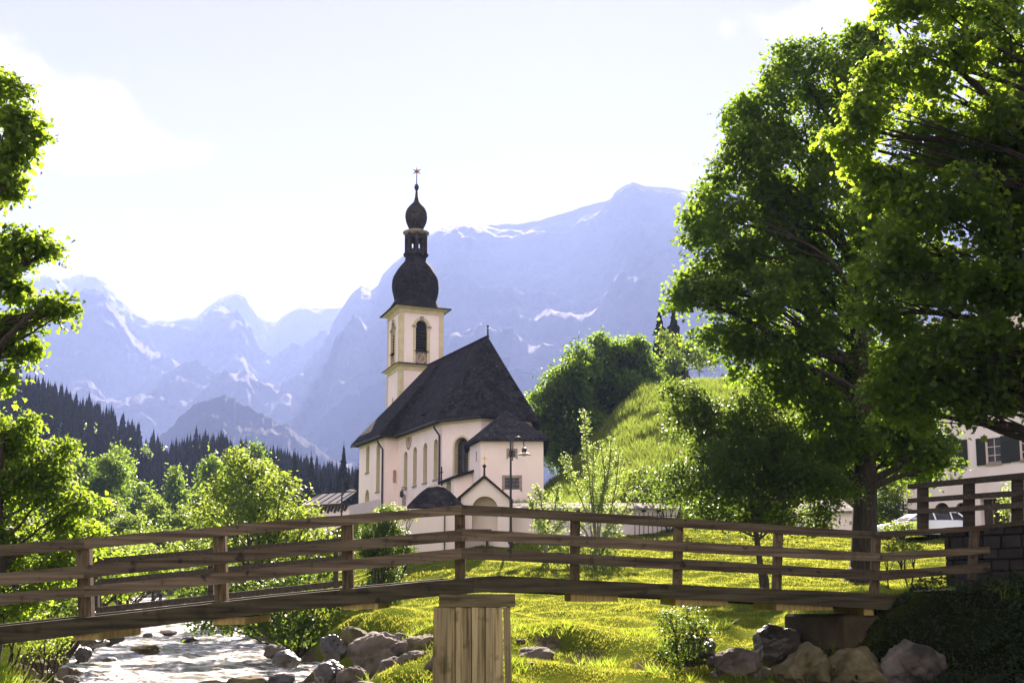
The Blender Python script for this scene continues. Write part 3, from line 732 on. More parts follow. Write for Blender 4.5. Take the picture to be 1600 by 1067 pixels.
tcen = TC+tx*TW/2+ty*TW/2
def sq(h, z): return [(*TP(TW/2-h, TW/2-h), z), (*TP(TW/2+h, TW/2-h), z), (*TP(TW/2+h, TW/2+h), z), (*TP(TW/2-h, TW/2+h), z)]
for z0, o in ((zc1, .5), (zc2, .62)):
    co_ = MB(); co_.hexa(sq(TW/2+.15, z0-.12), sq(TW/2+o-.12, z0+.02)); co_.build('cornice', M['ochre'], church)
cr_ = MB(); cr_.hexa(sq(TW/2+.5, zc1+.024), sq(TW/2-.02, zc1+.26)); cr_.build('cornice_roof', M['shingle'], church); cr_ = MB(); cr_.hexa(sq(TW/2+.66, zc2+.024), sq(TW/2+.66, zc2+.10)); cr_.build('cornice_roof', M['shingle'], church)
# onion domes: profile read as (half width px, y px) at the tower axis
YT = tcen.y; axx = tcen.x
def prof(lst): return [(max(.01, r*YT*1.005/F), P(648.5, y, YT).z) for r, y in lst]
on = MB(); c0 = Vector((axx, YT, 0))
on.lathe([(TW/2*1.28, zc2+.10)]+prof([(33.5, 472.5), (33.4, 471), (35.2, 464), (37, 457), (37.8, 449), (37, 440), (34.8, 433), (31.6, 427.5), (28.3, 422), (24.6, 417), (20.5, 412.5), (17.6, 409), (16.6, 405), (16.5, 402)]), c0, 16, R(11))
dome = on.build('onion_dome', M['shingle'], church, True)
rg = MB(); rg.lathe(prof([(16, 403), (20, 400), (20.5, 398.3), (16, 397.6)]), c0, 16, R(11)); rg.lathe(prof([(15.5, 377), (17.8, 376), (17.8, 374.8), (15.5, 374.2)]), c0, 16, R(11)); rg.build('moulding_ring', M['shingle_brown'], church, True)
lt = MB()
r_, zl0, zl1 = 15.5*YT/F, P(648, 399, YT).z, P(648, 366, YT).z
for k in range(8):
    t = 2*math.pi*k/8+R(11); lt.box((axx+math.cos(t)*r_, YT+math.sin(t)*r_, (zl0+zl1)/2), (.30, .30, zl1-zl0), t)
    t2 = t+math.pi/8; wdt = 2*r_*math.sin(math.pi/8)
    for za, zb_ in ((zl0, zl0+.42), (zl1-.55, zl1)): lt.box((axx+math.cos(t2)*r_*.93, YT+math.sin(t2)*r_*.93, (za+zb_)/2), (.12, wdt, zb_-za), t2)
lt.build('lantern', M['shingle_brown'], church)
lc = MB(); lc.lathe(prof([(16, 369), (18.5, 367.2), (21.3, 365.2), (21.5, 364.3), (15, 361.5), (9, 360.6)]), c0, 16, R(11)); lc.build('lantern_cornice', M['greystone'], church, True)
uo = MB(); uo.lathe(prof([(10, 361.5), (11.5, 358), (13.8, 353.5), (16.5, 347.5), (17.9, 340), (17.2, 333), (14.8, 327), (11.5, 323), (7.5, 319), (4.3, 315.5), (2.6, 309), (1.5, 298)]), c0, 16, R(11)); uo.build('upper_onion_dome', M['shingle_brown'], church, True)
kb = MB(); kb.lathe(prof([(.8, 299), (2.6, 297), (4.1, 293), (2.6, 289), (.8, 287)]), c0, 14); kb.tube([(axx, YT, P(648, 300, YT).z), (axx, YT, P(648, 270, YT).z)], [.06, .04]); kb.build('spire_ball', M['iron'], church, True)
st = MB(); zs = P(648, 268.3, YT).z; k_ = YT/F
pts = []
for k in range(12):
    t = math.pi*k/6; r = (8.0 if k % 2 == 0 else 2.3)*k_; pts.append((axx+math.sin(t)*r, YT-.04, zs+math.cos(t)*r))
st.extrude(pts, (0, .08, 0)); st.build('star', M['bronze'], church)

# ---- sacristy on the apse end
YS = 78.0
sa = P(751, 690, YS).x; sb_ = P(849, 690, YS).x
sz = P(751, 683.5, YS).z
sback = P(734, 690, 80.9)
spts = [(sback.x, 86), (sback.x, 80.9), (sa, YS), (sb_, YS), (sb_, 86.5)]
sw = [Wall(spts[i], spts[i+1]) for i in range(4)]
sm_ = MB(); SF = sw[2]
w_lo = [SF.u_px(800), 0]; zl = SF.z_py(w_lo[0], 764.5); zh = SF.z_py(w_lo[0], 746.5)
h1 = rect(SF.u_px(800), zl, 1.05, zh-zl); zl2 = SF.z_py(2, 714.5); zh2 = SF.z_py(2, 704)
h2 = rect(SF.u_px(800), zl2, .48, zh2-zl2)
hs_ = rect(sw[1].len*.62, SF.z_py(0, 718), .22, .75)
for i, wl in enumerate(sw): wl.panel(sm_, [(0, ZB), (wl.len, ZB), (wl.len, sz), (0, sz)], [h1, h2] if i == 2 else ([hs_] if i == 1 else []))
sac = sm_.build('sacristy_wall', M['plaster'], church)
add_window(SF, h1, church, 'window', .3, M['greystone'], M['glass'], bars=(4, 3), barmat=M['iron'], surround=(.2, .03, M['greystone']))
add_window(SF, h2, church, 'window', .3, M['greystone'], M['glass'], bars=(2, 2), barmat=M['iron'], surround=(.16, .03, M['greystone']))
add_window(sw[1], hs_, church, 'window', .25, M['greystone'], M['black'])
so_ = [Vector(p) for p in ((sback.x-.45, 86), (sback.x-.45, 80.7), (sa-.25, YS-.5), (sb_+.45, YS-.5), (sb_+.45, 86.5))]
rfp = P(791, 641, 81.3); zt = rfp.z
Rf, Rb = Vector((rfp.x, 81.3)), Vector((rfp.x, 85.0))
top = [Rb, Vector((rfp.x-.1, 82.2)), Rf+Vector((-.05, 0)), Rf+Vector((.05, 0)), Rb+Vector((.05, 0))]
rv = []
for t, z in ((0, sz-.28), (0, sz-.1), (.22, sz+.48), (1, zt)):
    for e, p in zip(so_, top): q = e.lerp(p, t); rv.append((q.x, q.y, z))
rf = []
for jj in range(3):
    for i in range(4): rf.append((jj*5+i, jj*5+i+1, (jj+1)*5+i+1, (jj+1)*5+i))
rf.append((0, 1, 2, 3, 4))
MB().add(rv, rf).build('sacristy_roof', M['slate'], church)
# ---- lean-to porch between chancel and sacristy
pa = P(709, 760, 80.2); pb_ = P(743, 760, 80.2); pl_ = P(688, 760, 84.2)
pz0 = P(709, 745, 80.2).z; pz1 = P(743, 736, 80.2).z
PW = [Wall((pl_.x, pl_.y), (pa.x, pa.y)), Wall((pa.x, pa.y), (pb_.x, pb_.y))]
pm = MB(); ah = arch(PW[0].len*.62, 6.3, 1.5, 2.4, 8)
PW[0].panel(pm, [(0, ZB), (PW[0].len, ZB), (PW[0].len, pz0), (0, pz0)], [ah]); PW[1].panel(pm, [(0, ZB), (PW[1].len, ZB), (PW[1].len, pz1), (0, pz0)], [])
pm.build('porch_wall', M['plaster'], church)
add_window(PW[0], ah, church, 'door_opening', .5, M['ochre'], M['black'])
pr = MB(); a_, b_, c_, d__ = P(684, 748, 83.9), P(708, 747, 79.7), P(744, 736, 79.7), P(744, 730, 84)
z0 = b_.z; pr.hexa([(a_.x, a_.y, z0-.02), (b_.x, b_.y, z0), (c_.x, c_.y, c_.z), (d__.x, d__.y+1, c_.z+.2)], [(a_.x, a_.y, z0+.16), (b_.x, b_.y, z0+.18), (c_.x, c_.y, c_.z+.18), (d__.x, d__.y+1, c_.z+.4)]); pr.build('porch_roof', M['shingle'], church)
xb = MB(); wl = PW[0]; u_ = wl.len*.18; xb.bar(wl.at(u_, 8.2, .1), wl.at(u_, 9.7, .1), .09, .09, wl.n); xb.bar(wl.at(u_-.35, 9.25, .1), wl.at(u_+.35, 9.25, .1), .09, .09, wl.n); xb.build('crucifix', M['darkwood'], church)
lw = P(619, 780, 91); ll = MB(); ul = W2.u_px(637); zl_ = W2.z_py(ul, 771); ll.tube([W2.at(ul, zl_+.5, .05), W2.at(ul, zl_+.55, .45), W2.at(ul, zl_+.2, .5)], .04); ll.lathe([(.02, .25), (.14, .2), (.18, -.25), (.05, -.35)], W2.at(ul, zl_, .5), 8); ll.build('wall_lantern', M['iron'], church)
dh = MB(); W2.plate(dh, arch(W2.u_px(632.5), 5.5, .8, 2.9, 8), .01, .05); dh.build('side_door', M['greystone'], church)

# ================================================================ churchyard wall, gate chapel, pavilion
def yard_wall(p0, p1, ztop0, ztop1, thick, label, posts=False, coping=.27):
    g = thing('churchyard_wall', label, 'wall', ((p0[0]+p1[0])/2, (p0[1]+p1[1])/2, 2.0))
    wl = Wall(p0, p1); a = MB()
    a.hexa([wl.at(0, 0), wl.at(wl.len, 0), wl.at(wl.len, 0, -thick), wl.at(0, 0, -thick)], [wl.at(0, ztop0), wl.at(wl.len, ztop1), wl.at(wl.len, ztop1, -thick), wl.at(0, ztop0, -thick)])
    a.build('wall', M['plaster2'], g)
    b = MB(); o = .26
    b.hexa([wl.at(-.05, ztop0-.02, o), wl.at(wl.len+.05, ztop1-.02, o), wl.at(wl.len+.05, ztop1+coping, -thick/2), wl.at(-.05, ztop0+coping, -thick/2)], [wl.at(-.05, ztop0+.06, o), wl.at(wl.len+.05, ztop1+.06, o), wl.at(wl.len+.05, ztop1+coping+.08, -thick/2), wl.at(-.05, ztop0+coping+.08, -thick/2)])
    b.hexa([wl.at(-.05, ztop0+coping, -thick/2), wl.at(wl.len+.05, ztop1+coping, -thick/2), wl.at(wl.len+.05, ztop1, -thick-o), wl.at(-.05, ztop0, -thick-o)], [wl.at(-.05, ztop0+coping+.08, -thick/2), wl.at(wl.len+.05, ztop1+coping+.08, -thick/2), wl.at(wl.len+.05, ztop1+.06, -thick-o), wl.at(-.05, ztop0+.06, -thick-o)])
    cp = b.build('coping', M['shingle_grey'], g)
    r = MB()
    for k in range(int(wl.len/1.25)):
        u = .5+k*1.25; zt_ = ztop0+(ztop1-ztop0)*u/wl.len; r.bar(wl.at(u, zt_-.09, 0), wl.at(u, zt_-.09, .22), .1, .12)
    r.build('rafter_ends', M['darkwood'], cp)
    return wl
a0 = P(606, 845, 54); a1 = P(835, 845, 52.0)
zw = P(800, 796, 52.3).z
WA = yard_wall((a0.x, 54), (a1.x, 52), zw-.05, zw, .5, 'long white churchyard wall with a shingle coping below the church')
b1 = P(1058, 840, 60)
WB = yard_wall((a1.x, 52.02), (b1.x, 59.5), zw, P(1045, 795.5, 59.5).z, .5, 'white churchyard wall with grey shingle coping, running right behind the saplings')
# ridge strip, rather bare

# gate chapel with gable
gc = thing('gate_chapel', 'small white gabled gateway with a round arch and gold cross', 'gateway', (P(758, 800, 51.2).x, 51.2, 2.5))
gl, gr_, gt = P(719, 776, 51.2), P(797, 778, 51.2), P(757.5, 747, 51.2)
GW = Wall((gl.x+.05, 51.2), (gr_.x-.05, 51.2))
gm = MB(); ga = arch(GW.u_px(758.5), 2.4, 1.22, P(758, 775, 51.2).z-2.4, 12)
GW.panel(gm, [(0, 1.5), (GW.len, 1.5), (GW.len, gr_.z), (GW.u_px(757.5), gt.z), (0, gl.z)], [ga])
gm.extrude([GW.at(0, 1.5, -1.6), GW.at(GW.len, 1.5, -1.6), GW.at(GW.len, gr_.z, -1.6), GW.at(GW.u_px(757.5), gt.z, -1.6), GW.at(0, gl.z, -1.6)], GW.n*-.05)
for u in (0, GW.len): gm.hexa([GW.at(u-.02, 1.5, -.01), GW.at(u+.02, 1.5, -.01), GW.at(u+.02, 1.5, -1.59), GW.at(u-.02, 1.5, -1.59)], [GW.at(u-.02, gl.z, -.01), GW.at(u+.02, gl.z, -.01), GW.at(u+.02, gl.z, -1.59), GW.at(u-.02, gl.z, -1.59)])
gm.build('wall', M['plaster2'], gc)
go = MB(); GW.reveal(go, ga, 1.0); go.build('archway', M['niche'], gc, fixn=False)
gbk = MB(); gbk.add([GW.at(u, z, -.98) for u, z in ga], [tuple(range(len(ga)))]); gbk.build('inner_wall', M['plaster2'], gc, fixn=False)
rr = MB(); um = GW.u_px(757.5)
for s, e in ((-1, (-.18, gl.z-.16)), (1, (GW.len+.18, gr_.z-.18))):
    rr.hexa([GW.at(e[0], e[1]-.02, .16), GW.at(um, gt.z+.02, .16), GW.at(um, gt.z+.02, -1.8), GW.at(e[0], e[1]-.02, -1.8)], [GW.at(e[0], e[1]+.11, .16), GW.at(um, gt.z+.16, .16), GW.at(um, gt.z+.16, -1.8), GW.at(e[0], e[1]+.11, -1.8)])
grf = rr.build('roof', M['shingle_brown'], gc)
fb_ = MB(); fp = GW.at(um, gt.z+.12, .05); fb_.tube([fp, fp+Vector((0, 0, .42))], [.06, .04]); fb_.lathe([(.02, -.11), (.11, 0), (.02, .11)], fp+Vector((0, 0, .45)), 10); fb_.build('finial', M['iron'], grf)
cx_ = MB(); cpz = fp+Vector((0, 0, .55)); cx_.bar(cpz, cpz+Vector((0, 0, .42)), .035, .035, (0, 1, 0)); cx_.bar(cpz+Vector((-.13, 0, .27)), cpz+Vector((.13, 0, .27)), .035, .035); cx_.build('cross', M['gold'], grf)

# round-cornered pavilion with pyramid roof
pv_ = thing('wall_pavilion', 'squat white corner pavilion under a dark bell shaped shingle roof', 'pavilion', (P(678, 800, 53).x, 53, 2.5))
pc = P(681, 800, 51.9); hw_ = 1.28
pm = MB(); pm.box((pc.x, pc.y, 2.3), (2*hw_, 2*hw_, 3.2), R(4)); pm.build('wall', M['plaster2'], pv_)
zt = P(681, 757.5, 51.9).z; ze = P(681, 796, 51.9).z
pr = MB(); H = zt-ze
pr.lathe([(1.92, 0), (1.90, .06), (1.5, H*.34), (1.0, H*.66), (.55, H*.88), (.2, H*1.0), (.02, H)], (pc.x, pc.y, ze), 4, R(4+45)); pr.build('roof', M['slate'], pv_)

# far white outbuilding at the right end of the yard wall
ob = thing('outbuilding', 'low white outbuilding with shingle roof beside the maple trunk', 'shed', (P(1300, 800, 60).x, 60, 2.5))
o0, o1 = P(1255, 800, 60), P(1333, 800, 60)
OW = Wall((o0.x, 60.3), (o1.x, 60)); om = MB(); oz = P(1320, 801, 60).z
om.hexa([OW.at(0, .8), OW.at(OW.len, .8), OW.at(OW.len, .8, -2.5), OW.at(0, .8, -2.5)], [OW.at(0, oz), OW.at(OW.len, oz), OW.at(OW.len, oz, -2.5), OW.at(0, oz, -2.5)]); om.build('wall', M['plaster2'], ob)
orf = MB(); orf.hexa([OW.at(-.2, oz+.003, .3), OW.at(OW.len+.2, oz+.003, .3), OW.at(OW.len+.2, oz+.003, -2.8), OW.at(-.2, oz+.003, -2.8)], [OW.at(-.1, oz+.1, .3), OW.at(OW.len+.1, oz+.1, .3), OW.at(OW.len-.3, oz+.85, -1.25), OW.at(.3, oz+.85, -1.25)]); orf.build('roof', M['shingle_grey'], ob)
vt = MB(); OW.plate(vt, rect(OW.u_px(1321), OW.z_py(1, 820), .17, .2), .01, .04); vt.build('vent', M['greystone'], ob)

# house with glazed roof, left of the church
hs = thing('glass_roofed_house', 'small white house with a glass lean-to roof, left behind the bushes', 'house', (P(518, 820, 74).x, 74, 4))
HW = Wall((P(478, 820, 75).x, 75), (P(545, 820, 73).x, 73)); hz_ = P(540, 790, 73.2).z
hm = MB(); hd_ = [rect(HW.u_px(528), P(520, 860, 74).z, .62, 1.2)]
HW.panel(hm, [(0, 1), (HW.len, 1), (HW.len, hz_), (0, hz_)], hd_)
HE = Wall((P(545, 820, 73).x, 73), (P(545, 820, 73).x+1.5, 78)); HE.panel(hm, [(0, 1), (HE.len, 1), (HE.len, hz_+.9), (0, hz_)], [])
hm.build('wall', M['plaster2'], hs); add_window(HW, hd_[0], hs, 'window', .2, M['darkwood'], M['glass'], bars=(2, 2))
ht = MB()
HW.plate(ht, [(-.2, hz_+.0), (HW.len+.15, hz_+.0), (HW.len+.15, hz_+.14), (-.2, hz_+.14)], .03, .4)
for k in range(9):
    u = HW.len-.15-k*.3
    ht.bar(HW.at(u, hz_-.02, .06), HW.at(u-.22, hz_-.34-.1*(k % 2), .06), .16, .05, HW.n)
ht.bar(HW.at(HW.len*.2, hz_-.72, .05), HW.at(HW.len, hz_-.72, .05), .05, .14)
ht.build('carved_bargeboard', M['darkwood'], hs)
hr = MB(); HW2 = HW; hr.hexa([HW.at(-.2, hz_+.16, .3), HW.at(HW.len-.55, hz_+.16, .3), HW.at(HW.len-.8, hz_+1.05, -1.6), HW.at(-.2, hz_+1.05, -1.6)], [HW.at(-.2, hz_+.2, .3), HW.at(HW.len-.55, hz_+.2, .3), HW.at(HW.len-.8, hz_+1.09, -1.6), HW.at(-.2, hz_+1.09, -1.6)])
gro = hr.build('glass_roof', M['winframe'], hs)
hb_ = MB()
for k in range(5): u = .1+k*.72; hb_.bar(HW.at(u, hz_+.23, .3), HW.at(u-.1, hz_+1.12, -1.6), .05, .05)
hb_.build('glazing_bars', M['darkwood'], gro)

# ================================================================ inn at the right
inn = thing('inn', 'white two storey inn with dark green shutters on the right', 'house', (P(1500, 830, 68).x, 68, 3.5))
i0_, i1_ = P(1411, 820, 72), P(1700, 820, 63)
IW = Wall((i0_.x, 72), (i1_.x, 63)); iz = P(1411, 560, 72).z
ims = MB(); holes = []
def ipx(x0, x1, y0, y1):
    ua, ub = IW.u_px(x0), IW.u_px(x1); um_ = (ua+ub)/2; return rect(um_, IW.z_py(um_, y1), ub-ua, IW.z_py(um_, y0)-IW.z_py(um_, y1))
iw = [ipx(1479, 1494, 690, 729), ipx(1537, 1559, 684, 724), ipx(1590, 1611, 678, 718), ipx(1640, 1660, 672, 712)]
upw = [ipx(1479, 1494, 610, 649), ipx(1537, 1559, 602, 641), ipx(1590, 1611, 594, 634)]
ua = IW.u_px(1464); ar1 = arch(ua, IW.z_py(ua, 830), 1.0, IW.z_py(ua, 785)-IW.z_py(ua, 830), 10)
ud = IW.u_px(1494); ar2 = arch(ud, IW.z_py(ud, 830), .75, IW.z_py(ud, 785)-IW.z_py(ud, 830), 10)
dr = ipx(1523, 1566, 778, 830)
hl = iw+upw+[ar1, ar2, dr]
IW.panel(ims, [(0, 0), (IW.len, 0), (IW.len, iz), (0, iz)], hl)
IB = Wall((i0_.x+1.5, 82), (i0_.x, 72)); IB.panel(ims, [(0, 0), (IB.len, 0), (IB.len, iz), (0, iz)], [])
ims.build('wall', M['plaster2'], inn)
for h in iw+upw:
    o = add_window(IW, h, inn, 'window', .22, M['plaster2'], M['glass'], bars=(2, 3), barmat=M['winframe'], sill=M['greystone'])
    us = [p[0] for p in h]; zs = [p[1] for p in h]
    for s in (-1, 1):
        sh = MB(); u0 = min(us)-.62 if s < 0 else max(us)+.04
        IW.plate(sh, rect(u0+.29, min(zs)-.05, .58, max(zs)-min(zs)+.1), .02, .09)
        for k in range(8): IW.plate(sh, rect(u0+.29, min(zs)+.08+k*(max(zs)-min(zs)-.2)/8, .46, .05), .091, .115)
        sh.build('shutter', M['shutter'], o)
add_window(IW, ar1, inn, 'door', .3, M['joist'], M['shutter'], label='arched doorway with a pale wooden surround'); add_window(IW, ar2, inn, 'door', .3, M['greystone'], M['glass'], label='narrow dark arched doorway')
o = add_window(IW, dr, inn, 'porch_door', .5, M['plaster2'], M['darkwood'], bars=(3, 1), barmat=M['joist'], label='recessed brown entrance door')
irf = MB(); irf.hexa([IW.at(-.8, iz+.004, .9), IW.at(IW.len, iz+.004, .9), IW.at(IW.len, iz+.004, -10), IW.at(-.8, iz+.004, -10)], [IW.at(-.8, iz+.2, .9), IW.at(IW.len, iz+.2, .9), IW.at(IW.len, iz+3.2, -4.6), IW.at(-.8, iz+3.2, -4.6)]); irf.build('roof', M['shingle_brown'], inn)
# ================================================================ bridge
BH = 1.1
def BY(px, back=0.0):
    c = F*BH/(122-.0225*(px-128)); return c/CT+back
BD = Vector((11.9, 4.5, 0)).normalized(); BN = Vector((-BD.y, BD.x, 0)); NS = Vector((-.01, 1, 0)).normalized()   # along, and away from the camera
def BP(px, py, back=0.0):
    """point seen at px,py on the vertical plane of the bridge face, moved back from the camera"""
    return P(px, py, BY(px))+BN*back
def plank(rows, thick, back=0.0):
    """rows: (px, ytop, ybottom) along the plank"""
    vs = []; fs = []
    for px, yt, yb in rows:
        a, b = BP(px, yt, back), BP(px, yb, back)
        vs += [a, b, b+BN*thick, a+BN*thick]
    for i in range(len(rows)-1):
        for k in range(4): fs.append((i*4+k, i*4+(k+1) % 4, i*4+4+(k+1) % 4, i*4+4+k))
    fs += [(0, 1, 2, 3), tuple(4*(len(rows)-1)+k for k in (3, 2, 1, 0))]
    return MB().add(vs, fs)
def interp_rows(tab, x0, x1, step=60):
    xs = [p[0] for p in tab]; out = []
    n = max(1, int(abs(x1-x0)/step))
    for i in range(n+1):
        x = x0+(x1-x0)*i/n; out.append((x, float(np.interp(x, xs, [p[1] for p in tab])), float(np.interp(x, xs, [p[2] for p in tab]))))
    return out
def wob(rows, a, seed):
    r = random.Random(seed); return [(x, t+r.uniform(-a, a), b+r.uniform(-a, a)) for x, t, b in rows]
bridge = thing('footbridge', 'weathered wooden footbridge with plank railing on a boarded pier', 'bridge', tuple(P(740, 1067, 17.6)))
TOPL = [(-60, 856, 874), (100, 843, 860.5), (340, 822.5, 838.5), (440, 812, 828), (540, 804.5, 821), (640, 796, 809), (722, 789, 804)]
TOPR = [(722, 789, 804), (800, 792, 807), (860, 797, 811.5), (1100, 811.5, 826), (1300, 826, 838.5), (1377, 831, 841)]
TOPE = [(1377, 830, 841), (1460, 825.5, 834), (1546, 820.5, 828)]
MIDL = [(-60, 900, 920), (100, 886, 906), (340, 863, 881.5), (440, 853.5, 870), (680, 831, 848), (722, 827, 845)]
MIDR = [(722, 826, 845), (800, 830, 846), (860, 834.5, 851), (1100, 847.5, 863.5), (1320, 860.5, 875), (1377, 864, 877)]
MIDE = [(1377, 863, 877), (1460, 859, 870.5), (1550, 853.5, 864)]
LOWL = [(-60, 933, 951), (100, 918.5, 935.5), (340, 895, 913), (440, 883.5, 900.5), (680, 860, 878), (722, 856, 873)]
LOWR = [(722, 855.5, 872.5), (800, 858, 876), (860, 863, 879), (1100, 875, 891), (1320, 888.5, 903.5), (1377, 892, 907)]
LOWE = [(1377, 891, 907), (1460, 886, 900), (1552, 879, 892)]
sd_ = 0
for L_, R_, E_ in ((TOPL, TOPR, TOPE), (MIDL, MIDR, MIDE), (LOWL, LOWR, LOWE)):
    th = .07
    for tab, x0, x1 in ((L_, -60, 131), (L_, 131.4, 721.5), (R_, 722, 1376), (E_, 1377, 1547)):
        sd_ += 1
        plank(wob(interp_rows(tab, x0, x1), .35, sd_), th).build('rail', M['rail'], bridge)
BEAML = [(-60, 985, 1012), (0, 978.4, 1006.5), (240, 952.7, 978), (340, 941, 967), (440, 930, 955), (540, 920, 946), (640, 910.8, 935), (700, 905, 929.5), (740, 901.5, 926)]
BEAMR = [(740, 901.5, 926), (780, 899, 924), (860, 903, 925.5), (980, 909, 931), (1100, 914.8, 936.5), (1320, 924.5, 948.5), (1430, 930, 955), (1470, 932.5, 956)]
plank(wob(interp_rows(BEAML, -60, 739.5, 40), .4, 31), .2, .0).build('main_beam', M['beam'], bridge)
plank(wob(interp_rows(BEAMR, 740, 1470, 40), .4, 32), .2, .0).build('main_beam', M['beam'], bridge)
BW = 1.7
plank(interp_rows(BEAML, -60, 739.5, 80), .2, BW).build('main_beam', M['beam'], bridge)
plank(interp_rows(BEAMR, 740, 1470, 80), .2, BW).build('main_beam', M['beam'], bridge)
# deck of cross planks between the beams
for tab, x0, x1 in ((BEAML, -60, 739), (BEAMR, 740, 1465)):
    dk = MB(); rows = interp_rows(tab, x0, x1, 9)
    for (a, b) in zip(rows[:-1], rows[1:]):
        p0, p1 = BP(a[0], a[1], 0), BP(b[0]-(b[0]-a[0])*.08, b[1], 0); dz = Vector((0, 0, -.12))
        q = [p0+BN*.22+dz, p1+BN*.22+dz, p1+BN*(BW-.02)+dz, p0+BN*(BW-.02)+dz]
        dk.hexa([v+Vector((0, 0, -.06)) for v in q], q)
    dk.build('deck', M['darkwood'], bridge)
posts = [(-70, 856, 990), (128, 844, 972), (342, 826, 945), (543, 808, 924), (720.5, 788.2, 905), (902, 799.5, 910), (1064.5, 811, 918), (1221.5, 822, 925), (1375.5, 831, 935), (1530, 823, 905)]
for px, yt, yb in posts:
    m_ = MB(); c = BP(px, yt, .071); wd = .175
    lean = BP(px-(1.2 if px < 200 else 0), yb, .071)
    zb = BP(px, yb, .071).z
    z1 = c.z if px != 720.5 else c.z+.005
    vs = []
    for p, z in ((lean, zb), (c, z1)):
        q = Vector((p.x, p.y, z)); vs.append([q-BD*wd/2, q+BD*wd/2, q+BD*wd/2+NS*.15, q-BD*wd/2+NS*.15])
    if px == 128 or px == 720.5 or True:
        # the foot of the post stands behind the beam: keep it clear of the beam
        vs[0] = [v+NS*.135 for v in vs[0]]; vs[1] = [v+NS*.002 for v in vs[1]]
    m_.hexa(vs[0], vs[1]); m_.build('post', M['post'], bridge, bevel=.008)
for x0, x1, y0, y1 in ((115, 154, 985, 1000), (333, 383, 966, 975.5), (534, 592, 944, 951.5), (894, 968, 928, 939.5), (1058, 1140, 933, 945.5), (1216, 1304, 940, 953), (1353, 1368, 950, 961)):
    a, b = BP(x0, y1, .05), BP(x1, y1+ (0), .05); zt_ = BP(x0, y0, .05).z+.02
    a.z = b.z = BP((x0+x1)/2, y1, .05).z; l_ = b-a
    z_t = BP((x0+x1)/2, y0-2, .05).z
    j = MB(); q = [a, b, b+NS*(BW+.1), a+NS*(BW+.1)]; j.hexa(q, [Vector((v.x, v.y, z_t)) for v in q]); j.build('cross_joist', M['joist'], bridge)
M['piercap'] = surf('pier_cap_wood', (.05, .042, .02), (.17, .14, .075), 2.2, .85, .4, 8, (.4, 7, 7), (0, 0, -BYAW), spec=.2, knots=3)
# pier: boards fixed upright round a core
pier_z0 = -3.0
pc_ = MB()
ctop = [BP(681.5, 947, -.02), BP(795, 947, -.02)]
core = MB(); qa = [BP(690, 1067, .1), BP(788, 1067, .1)]; qb = qa[1]+NS*1.5, qa[0]+NS*1.5
core.hexa([Vector((v.x, v.y, pier_z0)) for v in (qa[0], qa[1], qb[0], qb[1])], [Vector((v.x, v.y, BP(740, 935).z)) for v in (qa[0], qa[1], qb[0], qb[1])]); pier = core.build('pier', M['pier'], bridge)
edges_t = [681.5, 697, 710, 722, 735, 746, 757, 768, 784, 793]
edges_b = [679, 697, 711, 722.5, 737, 747, 757, 770, 788, 799]
for k in range(len(edges_t)-1):
    b_ = MB(); off = -.02 if k % 2 else -.055
    if k == 7: off = -.03
    g = .2
    t0, t1 = BP(edges_t[k]+g, 948.5, off), BP(edges_t[k+1]-g, 948.5, off)
    f_ = 1.55   # carry the flare on to the foot of the pier below the frame
    e0 = edges_t[k]+(edges_b[k]-edges_t[k])*f_; e1 = edges_t[k+1]+(edges_b[k+1]-edges_t[k+1])*f_
    b0, b1 = BP(e0+g, 1067, off), BP(e1-g, 1067, off)
    b0.z = b1.z = pier_z0
    b_.hexa([b0, b1, b1+NS*.09, b0+NS*.09], [t0, t1, t1+NS*.09, t0+NS*.09]); b_.build('pier_board', M['pier'], pier)
sbd = MB()
for x, xb in ((680.5, 677), (794.5, 801)):
    t0 = BP(x, 948.5, .0); b0 = BP(xb, 1067, .0); b0.z = pier_z0
    sbd.hexa([b0-BD*.03, b0+BD*.03, b0+BD*.03+NS*1.6, b0-BD*.03+NS*1.6], [t0-BD*.03, t0+BD*.03, t0+BD*.03+NS*1.6, t0-BD*.03+NS*1.6])
sbd.build('pier_side', M['pier'], pier)
cap = MB(); cl, cr2 = BP(684, 948, -.06), BP(803, 947, -.06); z1_ = BP(740, 928).z
q = [cl, cr2, cr2+NS*(BW+.35), cl+NS*(BW+.35)]; zc_ = BP(740, 948).z
cap.hexa([Vector((v.x, v.y, zc_)) for v in q], [Vector((v.x, v.y, z1_)) for v in q]); cap.build('pier_cap', M['piercap'], bridge, bevel=.01)
# abutment under the right end
ab = thing('bridge_abutment', 'mossy concrete block carrying the right end of the footbridge', 'abutment', tuple(BP(1385, 1000)))
am = MB(); a, b = BP(1326, 1000, .1), BP(1450, 1000, .1); q = [a, b, b+BN*1.9, a+BN*1.9]
am.hexa([Vector((v.x, v.y, -2.6))+(BD*.1 if i in (0, 3) else BD*-.1) for i, v in enumerate(q)], [Vector((v.x, v.y, BP(1390, 961).z)) for v in q]); am.build('block', M['concrete'], ab, bevel=.05)

